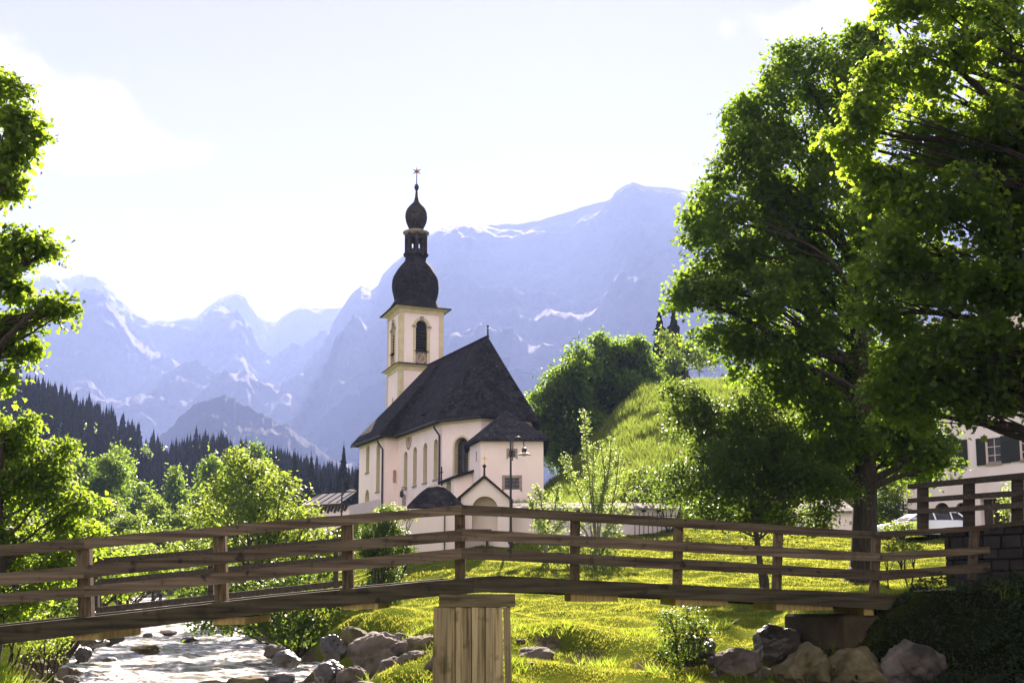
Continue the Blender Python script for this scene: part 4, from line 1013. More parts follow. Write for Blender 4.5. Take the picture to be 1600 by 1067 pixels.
# upstream plank railing over the stream
fb2 = thing('upstream_railing', 'dark two rail timber railing crossing the stream behind the footbridge', 'railing', tuple(P(330, 930, 27)))
def seg(x0, y0, x1, y1, h, Y0, Y1, th=.07):
    a, b = P(x0, y0, Y0), P(x1, y1, Y1); a2, b2 = P(x0, y0+h, Y0), P(x1, y1+h*.93, Y1); n_ = Vector((-.35, .93, 0))*th
    return MB().hexa([a2, b2, b2+n_, a2+n_], [a, b, b+n_, a+n_])
seg(120, 874.5, 545, 839.5, 10.5, 24.5, 29.5).build('rail', M['darkwood'], fb2)
seg(120, 908, 545, 866.5, 12, 24.5, 29.5).build('rail', M['darkwood'], fb2)
seg(120, 952, 545, 905, 10, 24.5, 29.5, .2).build('sill_beam', M['darkwood'], fb2)
for x, yt, Y in ((150, 871, 24.8), (330, 856, 26.9), (525, 840, 29.3)):
    m_ = MB(); t, b = P(x, yt, Y+.09), P(x, yt+82, Y+.09); m_.bar(b, t, .13, .13); m_.build('post', M['darkwood'], fb2)

# ================================================================ timber fence and stone wall at the right
fen = thing('timber_fence', 'dark three rail timber fence above the stone wall at right', 'fence', tuple(P(1510, 825, 21.5)))
def frow(y0, h0, y1, h1, x0=1418, x1=1640):
    a0, a1 = P(x0, y0, 22.5), P(x1, y1+ (y1-y0)*.22, 20.2); b0, b1 = P(x0, y0+h0, 22.5), P(x1, y1+(y1-y0)*.22+h1, 20.2); n_ = Vector((.3, .95, 0))*.06
    return MB().hexa([b0, b1, b1+n_, b0+n_], [a0, a1, a1+n_, a0+n_])
frow(756, 8, 738, 11).build('rail', M['darkwood'], fen); frow(778.6, 7, 765, 10).build('rail', M['darkwood'], fen); frow(796.6, 6.5, 784, 10).build('rail', M['darkwood'], fen)
for x, w_, yt in ((1442, 14, 755), (1514, 14, 748), (1590, 14, 740.5), (1650, 14, 734)):
    Y = np.interp(x, [1418, 1640], [22.6, 20.3])+.06; t, b = P(x, yt, Y), P(x, 832, Y); MB().bar(b, t, w_*Y/F, .16, (0, 1, 0)).build('post', M['darkwood'], fen)
sw_ = thing('retaining_wall', 'low stone block retaining wall beside the path at right', 'wall', tuple(P(1570, 905, 21)))
r_ = random.Random(5)
qx0, qx1 = P(1475, 830, 21.9), P(1660, 820, 20.0); wl = Wall((qx0.x, qx0.y), (qx1.x, qx1.y))
zt0 = P(1540, 822, 21.2).z
cm = MB(); cm.hexa([wl.at(0, -.6, -.05), wl.at(wl.len, -.6, -.05), wl.at(wl.len, -.6, -.5), wl.at(0, -.6, -.5)], [wl.at(0, zt0-.12, -.05), wl.at(wl.len, zt0+.08, -.05), wl.at(wl.len, zt0+.08, -.5), wl.at(0, zt0-.12, -.5)]); core = cm.build('core', M['drystone'], sw_)
z = -.35
while z < zt0-.1:
    h = r_.uniform(.2, .28); u = -r_.uniform(0, .2)
    while u < wl.len:
        w_ = r_.uniform(.28, .5); m_ = MB(); o = r_.uniform(.0, .05)
        uu0, uu1 = max(u, 0)+.01, min(u+w_, wl.len)-.01
        if uu1-uu0 > .08:
            m_.hexa([wl.at(uu0, z, o), wl.at(uu1, z, o), wl.at(uu1, z, -.06), wl.at(uu0, z, -.06)], [wl.at(uu0, z+h-.02, o-.01), wl.at(uu1, z+h-.02, o-.01), wl.at(uu1, z+h-.02, -.06), wl.at(uu0, z+h-.02, -.06)]); m_.build('stone', M['drystone'], sw_, bevel=.018)
        u += w_
    z += h
ct = MB(); ct.hexa([wl.at(-.05, zt0-.12, .06), wl.at(wl.len, zt0+.02, .06), wl.at(wl.len, zt0+.02, -.55), wl.at(-.05, zt0-.12, -.55)], [wl.at(-.05, zt0-.03, .06), wl.at(wl.len, zt0+.11, .06), wl.at(wl.len, zt0+.11, -.55), wl.at(-.05, zt0-.03, -.55)]); ct.build('capping', M['beam'], sw_)

# ================================================================ lamps, pole, benches, grave fence
def lamp(px, ytop, ybase, Y, s, label):
    base = P(px, ybase, Y); t = thing('street_lamp', label, 'lamp', tuple(base), 'black gooseneck street lamps by the church')
    k = Y/F
    top = P(px, ytop, Y); z = top.z
    pole = MB(); pole.tube([base+Vector((0, 0, -.5)), base+Vector((0, 0, .9)), Vector((base.x, base.y, z))], [.075, .06, .045], 10); pole.lathe([(.12, 0), (.12, .5), (.08, .62), (.07, .64)], base, 10); po = pole.build('pole', M['iron'], t, True)
    br = MB(); br.bar(Vector((base.x+.09, Y-.01, z-.75)), Vector((base.x+.09, Y-.01, z-1.15)), .05, .05, (0, 1, 0)); pts = []
    for i in range(9):
        a = math.pi*(1-i/8)*.9; pts.append(Vector((base.x+.09+.26*(1+math.cos(a)) if i < 9 else 0, Y-.01, z-.38+.34*math.sin(a))))
    pts = [Vector((base.x+.09, Y-.01, z-.95))]+pts; pts.append(pts[-1]+Vector((.02, 0, -.16)))
    br.tube(pts, .028, 8); br.bar(Vector((base.x, Y, z-.78)), Vector((base.x+.1, Y-.01, z-.78)), .04, .04); br.bar(Vector((base.x, Y, z-1.1)), Vector((base.x+.1, Y-.01, z-1.1)), .04, .04)
    br.build('bracket', M['iron'], t, True)
    c = pts[-1]; hd = MB(); hd.lathe([(.02, .02), (.05, -.0), (.11, -.03), (.12, -.22), (.14, -.26)], c, 14); ho_ = hd.build('lamp_head', M['iron'], t, True)
    sh = MB(); sh.lathe([(.13, -.24), (.17, -.25), (.33, -.33), (.34, -.345), (.31, -.345), (.1, -.27)], c, 20); sh.build('shade', M['lampglass'], ho_, True)
    bu = MB(); bu.lathe([(.1, -.26), (.09, -.36), (.05, -.41), (.01, -.42)], c, 12); bu.build('bulb', M['lampglass'], ho_, True)
    return t
lamp(798, 681, 850, 50, 1, 'tall black gooseneck street lamp in front of the sacristy')
lamp(532.5, 746, 862, 70, 1, 'smaller, distant black street lamp left of the church')
pb0 = P(694.5, 851, 50.5); pl0 = MB(); pl0.tube([pb0+Vector((0, 0, -.3)), Vector((pb0.x, pb0.y, P(694, 803, 50.5).z))], .035, 8); pl0.lathe([(.035, 0), (.06, .03), (.035, .06)], (pb0.x, pb0.y, pb0.z+.02), 8)
tag(pl0.build('thin_post', M['post'], off=tuple(pb0)), 'thin bare post standing before the white churchyard wall', 'post')
def bench(c, yaw, label, L_=1.7):
    t = thing('park_bench', label, 'bench', c)
    ca, sa = math.cos(yaw), math.sin(yaw)
    def pt(a, b, z): return Vector((c[0]+a*ca-b*sa, c[1]+a*sa+b*ca, c[2]+z))
    s = MB()
    for k in range(3): s.bar(pt(-L_/2, -.18+k*.17, .45), pt(L_/2, -.18+k*.17, .45), .14, .05)
    s.build('seat', M['rail'], t)
    b = MB()
    for k in range(2): b.bar(pt(-L_/2, .29+.04*k, .66+k*.2), pt(L_/2, .29+.04*k, .66+k*.2), .05, .13)
    b.build('backrest', M['rail'], t)
    for a in (-L_*.36, L_*.36):
        l = MB(); l.bar(pt(a, -.2, -.1), pt(a, -.17, .42), .08, .08, (0, 1, 0)); l.bar(pt(a, .18, -.1), pt(a, .33, .92), .08, .08, (0, 1, 0)); l.build('leg', M['darkwood'], t)
bp_ = P(741, 849, 50.6); bench((bp_.x, 50.6, Tz(bp_.x, 50.6)), R(8), 'slatted wooden bench before the white churchyard wall', 1.7)
bq = hit(998, 783, 61); bench(tuple(bq), R(-6), 'lone wooden bench up on the meadow behind the wall', 1.5)
gf = thing('iron_grave_fence', 'thin dark iron bar fence in front of the white wall', 'fence', tuple(P(1022, 840, 57)))
for k in range(11):
    x = 992+k*7; Y = 56.6+.14*k; a, b = P(x, 841, Y), P(x, 800, Y); MB().tube([a, b], .022, 6).build('bar', M['iron'], gf)
MB().bar(P(988, 836, 56.5), P(1066, 834, 58), .03, .04).build('cross_rail', M['iron'], gf); MB().bar(P(988, 806, 56.5), P(1066, 805.5, 58), .03, .04).build('cross_rail', M['iron'], gf)

# ================================================================ car
def make_car(c, yaw):
    t = thing('parked_car', 'silver estate car parked behind the fence beside the inn', 'car', c)
    ca, sa = math.cos(yaw), math.sin(yaw)
    def pt(x, y, z): return Vector((c[0]+x*ca-y*sa, c[1]+x*sa+y*ca, c[2]+z))   # x: rear +, y away, z up
    mp_, N, L, out = nodes('silver_paint'); b = N('ShaderNodeBsdfPrincipled', Roughness=.22, Metallic=.55); b.inputs['Base Color'].default_value = (.62, .66, .74, 1); b.inputs['Coat Weight'].default_value = 1; b.inputs['Coat Roughness'].default_value = .04; L(b.outputs[0], out.inputs[0])
    xs = [-2.3, -2.15, -1.7, -1.05, -.95, -.2, .9, 1.6, 2.0, 2.2, 2.3]
    belt = [.62, .74, .84, .92, .95, .98, 1.0, 1.0, .98, .92, .8]
    hwid = [.62, .76, .86, .89, .9, .9, .9, .89, .86, .82, .74]
    V_ = []; Fc = []
    for x, z, h in zip(xs, belt, hwid):
        V_ += [pt(x, -h*.96, .25), pt(x, -h, .55), pt(x, -h*.97, z-.03), pt(x, -h*.88, z), pt(x, h*.88, z), pt(x, h*.97, z-.03), pt(x, h, .55), pt(x, h*.96, .25)]
    for i in range(len(xs)-1):
        for k in range(8): Fc.append((i*8+k, i*8+(k+1) % 8, i*8+8+(k+1) % 8, i*8+8+k))
    Fc += [tuple(range(8)), tuple(8*(len(xs)-1)+k for k in range(8))[::-1]]
    MB().add(V_, Fc).build('body', mp_, t, True)
    rx = [(-1.0, .95, .80), (-.25, 1.38, .66), (.3, 1.46, .62), (1.2, 1.45, .61), (1.75, 1.36, .62), (2.15, .98, .76)]
    V_ = []; Fc = []
    for x, z, h in rx: V_ += [pt(x, -h, z-.045 if z > 1.1 else z), pt(x, -h+.09, z), pt(x, h-.09, z), pt(x, h, z-.045 if z > 1.1 else z)]
    for i in range(5): 
        for k in range(3): Fc.append((i*4+k, i*4+k+1, i*4+5+k, i*4+4+k))
    rf_ = MB().add(V_, Fc)
    for s in (-1, 1):
        for x0, z0, h0, x1, z1, h1 in ((-1.0, .95, .84, -.25, 1.36, .66), (.42, .98, .87, .38, 1.43, .63), (1.3, .98, .87, 1.3, 1.42, .63), (2.15, .98, .80, 1.75, 1.34, .62)):
            rf_.bar(pt(x0, s*h0, z0), pt(x1, s*h1, z1), .07, .05, (0, 1, 0))
    for s in (-1, 1): rf_.bar(pt(.0, s*.56, 1.5), pt(1.5, s*.56, 1.5), .04, .04)
    rf_.build('roof', mp_, t, True)
    for s in (-1, 1):
        g = MB(); g.add([pt(-.9, s*.845, .97), pt(2.05, s*.82, .99), pt(1.72, s*.63, 1.34), (pt(.3, s*.635, 1.42)), pt(-.22, s*.665, 1.35)], [(0, 1, 2, 3, 4)]); g.build('side_window', M['glass'], t, fixn=False)
        mi = MB(); mi.box(pt(-.75, s*.98, 1.02), (.22, .16, .15), yaw); mi.build('wing_mirror', mp_, t, bevel=.03)
        for x in (-1.45, 1.45):
            wv = MB(); wv.tube([pt(x, s*.68, .31), pt(x, s*.9, .31)], .32, 20); ty_ = wv.build('wheel', M['black'], t); ri = MB(); ri.tube([pt(x, s*.9, .31), pt(x, s*.915, .31)], .2, 14); ri.build('rim', M['greystone'], ty_)
    ws = MB(); ws.add([pt(-1.0, -.8, .955), pt(-1.0, .8, .955), pt(-.25, .62, 1.375), pt(-.25, -.62, 1.375)], [(0, 1, 2, 3)]); ws.build('windscreen', M['glass'], t, fixn=False)
    rw = MB(); rw.add([pt(2.16, -.74, 1.0), pt(2.16, .74, 1.0), pt(1.78, .6, 1.34), pt(1.78, -.6, 1.34)], [(0, 1, 2, 3)]); rw.build('rear_window', M['glass'], t, fixn=False)
    for s in (-1, 1):
        hl_ = MB(); hl_.box(pt(-2.2, s*.62, .66), (.16, .3, .14), yaw); hl_.build('headlight', M['lampglass'], t, bevel=.03); tl = MB(); tl.box(pt(2.27, s*.66, .82), (.1, .2, .24), yaw); tl.build('tail_light', M['mural'], t, bevel=.02)
cc = P(1437, 820, 55); czr = P(1450, 797.5, 55).z-1.5
make_car((cc.x, 55, czr), R(6))
# ================================================================ plants
MAPLE_T = np.array([(0, -.5), (.13, -.28), (.42, -.36), (.33, -.1), (.5, .1), (.25, .16), (.24, .3), (0, .55), (-.24, .3), (-.25, .16), (-.5, .1), (-.33, -.1), (-.42, -.36), (-.13, -.28)])
OVAL_T = np.array([(0, -.5), (.22, -.2), (.26, .1), (0, .5), (-.26, .1), (-.22, -.2)])
DIA_T = np.array([(0, -.5), (.3, 0), (0, .5), (-.3, 0)])
def unit(a): return a/np.maximum(np.linalg.norm(a, axis=1, keepdims=True), 1e-6)
def leaf_object(name, C, Nn, size, tmpl, mat, parent, label=None):
    C = np.asarray(C); n = len(C); k = len(tmpl)
    Nn = unit(Nn); r = rng.normal(size=(n, 3)); t1 = unit(np.cross(Nn, r)); t2 = np.cross(Nn, t1)
    sz = np.asarray(size).reshape(-1, 1, 1)
    V = C[:, None, :]+sz*(tmpl[None, :, :1]*t1[:, None, :]+tmpl[None, :, 1:]*t2[:, None, :]+(np.abs(tmpl[None, :, :1])*.35-(tmpl[None, :, 1:]**2)*.5)*Nn[:, None, :])
    o0 = np.array(OFF[parent]) if parent is not None else 0
    me = mesh_np(name, V.reshape(-1, 3)-o0, np.arange(n*k), np.arange(0, n*k, k), None, mat)
    ob = link(name, me, parent)
    if label: ob['label'] = label
    return ob
def crown_leaves(blobs, dens, per, spread, size, up=.7, lump=.35, inner=.5, seedv=0):
    """blobs: (centre, radii); leaves hang in sprays spread through each blob's outer volume"""
    Cs, Ns, Ss = [], [], []
    for c, r in blobs:
        c = np.array(c); r = np.array(r)
        area = 4*math.pi*(np.mean(r**1.6))**(2/1.6)
        n = max(4, int(area*dens))
        d = unit(rng.normal(size=(n, 3)))
        nz_ = np.array([noise.noise(Vector(q*2.1)+Vector((c[0]*3.1, c[1], c[2]*2.3))) for q in d])
        rad = (inner+(1-inner)*rng.random(n)**.6)*(1-lump*.4+lump*1.3*nz_)
        sp = c+d*r*rad[:, None]
        sp[:, 2] += .0
        tilt = unit(d*.8+np.array([0, 0, up])+rng.normal(size=(n, 3))*.35)
        m = n*per
        idx = np.repeat(np.arange(n), per)
        off = rng.normal(size=(m, 3))*spread
        tn = tilt[idx]
        off -= tn*(np.sum(off*tn, 1)*.65)[:, None]
        Cs.append(sp[idx]+off); Ns.append(unit(tn+rng.normal(size=(m, 3))*.45)); Ss.append(size*rng.uniform(.5, 1.35, m))
    return np.concatenate(Cs), np.concatenate(Ns), np.concatenate(Ss)
def limb(mb, p0, p1, r0, r1, bend=.12, n=6, seg=6):
    p0, p1 = Vector(p0), Vector(p1); L_ = (p1-p0).length; pts = []; rs = []
    j = Vector((random.uniform(-1, 1), random.uniform(-1, 1), random.uniform(-.2, 1)))*L_*bend
    k = Vector((random.uniform(-1, 1), random.uniform(-1, 1), random.uniform(-.5, .5)))*L_*bend*.5
    for i in range(seg+1):
        t = i/seg; pts.append(p0.lerp(p1, t)+j*math.sin(math.pi*t)+k*math.sin(2*math.pi*t)); rs.append(r0+(r1-r0)*t**.8)
    mb.tube(pts, rs, n, cap=False); return pts
def px_blobs(lst, Y, dscale=1.0):
    out = []
    for b in lst:
        px, py, rx, ry = b[:4]; dY = b[4] if len(b) > 4 else random.uniform(-1, 1)*rx*Y/F*.9
        yy = Y+dY; c = P(px, py, yy); k = yy/F
        out.append((c, (rx*k, (rx+ry)/2*k*dscale, ry*k)))
    return out
def tree(name, label, cat, base, top, r0, blobs, dens, per, spread, size, mat, tmpl=OVAL_T, group=None, bark='bark', twigs=4, up=.7, lump=.35, inner=.5, limbs=True, fine=True):
    t = thing(name, label, cat, tuple(base), group)
    base = Vector(base); top = Vector(top)
    tk = MB(); pts = limb(tk, base-Vector((0, 0, .5)), top, r0, r0*.28, .03, 10, 10)
    tk.lathe([(r0*1.5, -.2), (r0*1.22, .1), (r0*1.03, .45), (r0*.6, .6)], base, 10)
    trunk = tk.build('trunk', M[bark], t, True)
    if limbs:
        lb = MB(); hgt = top.z-base.z
        for c, r in blobs:
            c = Vector(c); tz = base.z+np.clip((c.z-base.z)/hgt*.75, .18, .95)*hgt
            f = (tz-base.z)/hgt; i = min(len(pts)-2, int(f*(len(pts)-1))); s = pts[i].lerp(pts[i+1], f*(len(pts)-1)-i)
            rr = r0*(1-.72*f)*.5
            q = limb(lb, s, c, rr*.85, max(.012, rr*.2), .17, 7, 8)
            for k in range(twigs):
                d = Vector((random.gauss(0, 1), random.gauss(0, 1), random.gauss(.2, .8))).normalized(); e = c+Vector((d.x*r[0], d.y*r[1], d.z*r[2]))*.8
                limb(lb, q[random.choice((3, 4, 5))], e, max(.012, rr*.3), .008, .12, 5, 4)
        lb.build('limbs', M[bark], t, True)
    C, Nn, S = crown_leaves(finer(blobs) if fine else blobs, dens, per, spread, size, up, lump, inner)
    leaf_object('crown', C, Nn, S, tmpl, mat, t)
    return t
def finer(bl, n=3, k=.45, amp=.85):
    out = []
    for c, r in bl:
        out.append((c, tuple(a*.86 for a in r)))
        for _ in range(n):
            d = Vector((random.gauss(0, 1), random.gauss(0, 1)*.8, random.gauss(.1, 1))).normalized(); f = k*random.uniform(.6, 1.2)
            out.append((Vector(c)+Vector((d.x*r[0], d.y*r[1], d.z*r[2]))*amp, tuple(a*f for a in r)))
    return out
# ---- the big maple right of the church
b = hit(1345, 903, 25); b = Vector((P(1345, 885, 36).x, 36, Tz(P(1345, 885, 36).x, 36)))
T1 = [(1285, 125, 75, 55), (1200, 165, 65, 55), (1160, 190, 45, 40), (1370, 140, 95, 75), (1160, 265, 62, 55), (1275, 235, 85, 75), (1135, 345, 66, 50), (1235, 350, 90, 65), (1350, 320, 95, 85), (1115, 425, 62, 48), (1080, 452, 42, 32), (1195, 455, 90, 62), (1300, 450, 95, 70), (1405, 440, 80, 80), (1130, 525, 64, 38), (1215, 550, 80, 45), (1315, 560, 90, 60), (1405, 580, 75, 70), (1425, 665, 62, 52), (1290, 655, 65, 45), (1360, 645, 60, 50), (1455, 730, 38, 30), (1410, 720, 45, 40), (1460, 560, 60, 60), (1250, 620, 60, 40), (1330, 690, 55, 36), (1275, 705, 55, 40), (1395, 690, 50, 42), (1450, 700, 42, 40), (1300, 745, 42, 30), (1330, 620, 60, 45), (1200, 600, 60, 34), (1180, 400, 60, 48), (1150, 395, 45, 40), (1200, 225, 60, 50), (1190, 310, 55, 45), (1240, 300, 60, 50), (1170, 490, 60, 40), (1270, 520, 60, 40), (1245, 90, 50, 34), (1315, 85, 55, 36), (1370, 80, 45, 38), (1100, 330, 42, 28), (1085, 375, 34, 22), (1065, 470, 30, 20)]
tree('maple_tree', 'tall dark maple with a thick trunk and full crown right of the church', 'tree', b, P(1335, 210, 36), .47, px_blobs(T1, 36), 6.2, 14, .22, .15, M['maple'], MAPLE_T, lump=.5, inner=.45)
# ---- near maple reaching in from the right edge
T2 = [(1352, 190, 52, 48), (1330, 225, 40, 36), (1370, 120, 55, 45), (1450, 95, 80, 70), (1560, 60, 85, 80), (1400, 18, 32, 22), (1470, 12, 85, 35), (1450, 215, 85, 80), (1560, 190, 90, 95), (1385, 285, 62, 55), (1490, 320, 95, 75), (1590, 320, 75, 90), (1400, 385, 55, 50), (1380, 440, 50, 45), (1485, 440, 95, 75), (1590, 450, 75, 85), (1375, 505, 48, 45), (1455, 545, 85, 60), (1560, 560, 85, 75), (1420, 600, 65, 45), (1510, 610, 75, 36), (1590, 610, 60, 36), (1650, 120, 80, 110), (1660, 330, 70, 110), (1660, 540, 70, 110), (1610, 250, 60, 80), (1425, 640, 50, 30), (1510, 648, 30, 14)]
bx = P(1730, 800, 21); b = Vector((bx.x, 21, Tz(bx.x, 21)))
tree('maple_tree', 'near maple with sunlit leafy boughs reaching in from the right edge', 'tree', b, P(1690, 60, 21), .4, px_blobs(T2, 21.5, 1.2)+[(Vector(c), (2.3, 2.3, 1.8)) for c in ((9, 13, 10.5), (12, 14, 8.5), (12, 10, 7), (10, 9, 9.5), (13, 17, 7.5), (11.5, 12, 4.8), (6, 11, 11), (8.3, 15, 12.8), (14, 20, 6))], 11, 12, .15, .13, M['maple_near'], MAPLE_T, lump=.5, inner=.4)  # unseen crown blobs added over the right bank to keep fill off it
# ---- maple boughs entering at the upper left
T3 = [(0, 135, 48, 36), (22, 190, 50, 38), (45, 215, 30, 28), (10, 245, 50, 34), (8, 285, 38, 32), (-40, 310, 40, 30), (-50, 200, 55, 90), (35, 383, 60, 18), (75, 392, 26, 12), (8, 405, 45, 22), (15, 440, 48, 26), (-45, 440, 50, 60), (70, 478, 42, 18), (100, 490, 18, 10), (30, 505, 55, 22), (5, 540, 40, 26), (40, 552, 22, 14), (0, 590, 34, 22), (-50, 560, 50, 50)]
bx = P(-130, 900, 20); b = Vector((bx.x, 20, Tz(bx.x, 20)))
tree('maple_tree', 'maple with hanging boughs entering at the upper left edge', 'tree', b, P(-105, 80, 20), .35, px_blobs(T3, 20, 1.0), 17, 13, .14, .115, M['maple_near'], MAPLE_T, lump=.55, inner=.3)
T4 = [(8, 680, 60, 38), (45, 705, 48, 40), (85, 735, 38, 26), (105, 700, 22, 8), (10, 760, 75, 50), (80, 775, 55, 40), (130, 790, 28, 16), (20, 830, 80, 50), (105, 825, 50, 32), (145, 838, 24, 16), (20, 890, 80, 45), (85, 885, 50, 35), (-60, 780, 60, 120), (30, 940, 60, 30)]
bx = P(-20, 960, 20); b = Vector((bx.x, 20.2, Tz(bx.x, 20.2)))
tree('lime_tree', 'low bushy tree with glossy sunlit leaves above the left bank', 'tree', b, P(5, 680, 20.2), .13, px_blobs(T4, 20.3, 1.1), 22, 14, .13, .10, M['maple_near'], OVAL_T, lump=.5, inner=.15, twigs=3)
# ---- low tree under the big maple
T8 = [(1075, 620, 38, 32), (1050, 612, 22, 18), (1120, 650, 48, 40), (1100, 690, 40, 34), (1165, 645, 50, 38), (1160, 705, 60, 45), (1225, 690, 55, 40), (1060, 745, 32, 26), (1120, 755, 52, 38), (1190, 765, 60, 42), (1245, 760, 45, 45), (1100, 800, 42, 26), (1160, 808, 52, 26), (1225, 812, 55, 26), (1285, 805, 35, 28), (1040, 775, 22, 18), (1255, 720, 60, 45), (1215, 745, 60, 40), (1140, 715, 55, 40), (1290, 760, 50, 34), (1085, 655, 40, 30), (1160, 685, 60, 40), (1195, 660, 50, 36)]
bx = P(1195, 905, 33.5); b = Vector((bx.x, 33.5, Tz(bx.x, 33.5)))
tree('hazel_tree', 'low spreading hazel with a crooked stem left of the maple trunk', 'tree', b, P(1165, 640, 34.3), .12, px_blobs(T8, 34.5), 13, 13, .2, .12, M['shrub'], OVAL_T, lump=.5, inner=.4)
# ---- bushes on the stream bank
def bush(name, label, lst, Y, base_px, mat, size, dens, per=12, spread=.2, tmpl=OVAL_T, stems=6, cat='bush', dsc=1.0, inner=.35, lump=.5, group=None, bark='bark', foot=None, up=.6):
    bx = P(base_px[0], base_px[1], Y); z = Tz(bx.x, Y); base = Vector((bx.x, Y, z)); t = thing(name, label, cat, tuple(base), group)
    bl = px_blobs(lst, Y, dsc); st_ = MB()
    for c, r in bl:
        s = base+Vector((random.uniform(-.25, .25), random.uniform(-.2, .2), -.1)); h = max(.3, c.z-z)
        pts = limb(st_, s, c, .018*h+.01, .008, .1, 6, 5)
        for k in range(stems//2):
            d = Vector((random.gauss(0, 1), random.gauss(0, 1), random.gauss(.5, .7))).normalized(); limb(st_, pts[3], c+Vector((d.x*r[0], d.y*r[1], d.z*r[2]))*.85, .006*h+.006, .005, .1, 5, 4)
    st_.build('stems', M[bark], t, True)
    C, Nn, S = crown_leaves(bl, dens, per, spread, size, up, lump, inner); 
    leaf_object('foliage', C, Nn, S, tmpl, mat, t); return t
bush('alder_bush', 'tall bright green alder bush on the stream bank left of the church', [(372, 735, 36, 30), (345, 765, 34, 34), (405, 745, 40, 32), (440, 765, 40, 32), (335, 805, 38, 34), (385, 795, 48, 42), (440, 810, 46, 38), (480, 805, 28, 28), (355, 850, 52, 34), (420, 850, 52, 36), (475, 850, 36, 30), (505, 838, 18, 20), (370, 712, 14, 12), (362, 725, 10, 14)], 44, (410, 940), M['lime'], .17, 5.5, 13, .26)
bush('bank_bush', 'low leafy bush with a shaded front overhanging the stream', [(310, 925, 42, 30), (365, 915, 48, 32), (420, 925, 45, 34), (470, 915, 42, 36), (505, 900, 26, 34), (335, 965, 50, 24), (400, 968, 45, 28), (445, 985, 36, 30), (485, 975, 34, 36), (290, 945, 26, 16), (515, 945, 18, 24), (465, 1012, 26, 20)], 33, (470, 1000), M['shrub'], .14, 8, 13, .18)
bush('bank_bush', 'dark bush between the stream and the bright alder', [(290, 905, 40, 22), (250, 900, 26, 16), (340, 885, 40, 22), (400, 885, 40, 24), (460, 880, 36, 24)], 46, (370, 940), M['shrub'], .16, 5, 12, .24)
bush('round_shrub', 'clipped dense round shrub before the churchyard wall', [(592, 822, 34, 26), (575, 850, 26, 34), (618, 845, 26, 34), (595, 865, 36, 40), (598, 905, 36, 34), (575, 925, 22, 22), (612, 930, 20, 20), (605, 800, 16, 14), (640, 862, 14, 10)], 38, (595, 950), M['shrub'], .09, 30, 12, .11, lump=.3)
bush('small_bush', 'small yellow green bush peeping over the bridge rail below the nave', [(612, 797, 14, 12), (640, 805, 16, 10), (590, 800, 8, 8), (625, 800, 14, 10)], 47, (612, 850), M['lime'], .12, 8, 12, .12)
bush('bank_shrub', 'small dark shrub on the rocky bank below the bridge', [(1045, 970, 24, 24), (1080, 965, 26, 24), (1062, 995, 32, 30), (1095, 992, 22, 26), (1045, 1010, 20, 20), (1075, 1025, 22, 22), (1110, 985, 10, 12)], 20.8, (1062, 1056), M['shrub'], .055, 42, 11, .065, lump=.3)
bush('stream_bush', 'bright ragged bush on the left bank beside the stream', [(150, 905, 32, 22), (185, 915, 30, 20), (215, 905, 26, 16), (120, 925, 30, 20), (240, 890, 20, 14), (185, 880, 36, 18), (270, 895, 22, 12)], 31, (95, 965), M['maple_near'], .12, 9, 12, .16)
bush('stream_bush', 'low yellow green undergrowth beneath the left end of the bridge', [(70, 1005, 26, 12), (100, 1000, 18, 14), (45, 1012, 20, 12), (90, 1020, 14, 8)], 19.5, (75, 1045), M['lime'], .06, 30, 9, .08)
bush('wall_bush', 'leafy bush in front of the right part of the churchyard wall', [(868, 845, 26, 22), (895, 850, 30, 28), (845, 820, 16, 14), (935, 858, 34, 24), (960, 838, 26, 20), (870, 875, 22, 12), (920, 885, 40, 14)], 43, (900, 895), M['sapling'], .12, 8, 11, .16)
bush('hillside_shrub', 'grey green shrub at the foot of the meadow beside the hazel', [(1030, 745, 26, 22), (1062, 770, 30, 22), (1010, 770, 16, 16), (1085, 735, 20, 22)], 58, (1045, 795), M['shrub'], .18, 4.5, 12, .28)
for px, py, rx, ry, lab in ((1370, 735, 26, 34, 'dark shrub behind the car, left of the inn'), (1400, 745, 18, 26, 'yellow green shrub touching the corner of the inn')):
    bush('garden_shrub', lab, [(px, py, rx, ry), (px-8, py+28, rx, ry*.7), (px+8, py+20, rx*.9, ry*.7)], 66, (px, 830), M['shrub'] if rx > 20 else M['lime'], .18, 5, 12, .25)
bush('garden_hedge', 'dark clipped hedge running behind the parked car', [(1360, 790, 26, 26), (1390, 785, 26, 24), (1375, 810, 40, 18), (1405, 800, 18, 22)], 63, (1380, 830), M['shrub'], .16, 6, 12, .2, lump=.15)
bush('porch_bush', 'light green climbing bush beside the entrance of the inn', [(1580, 775, 22, 26), (1590, 800, 20, 22), (1572, 800, 12, 18)], 50, (1582, 830), M['sapling'], .12, 8, 11, .16)
bush('low_hedge', 'low sunlit hedge on the lawn in front of the car', [(1395, 823, 26, 6), (1425, 822, 24, 6)], 40, (1410, 845), M['lime'], .1, 14, 10, .1, lump=.2)
bush('juniper_mat', 'creeping sunlit juniper behind the end of the bridge rail', [(1400, 855, 26, 14), (1430, 858, 22, 13), (1385, 868, 16, 10)], 30, (1410, 885), M['lime'], .07, 30, 10, .08, lump=.3)
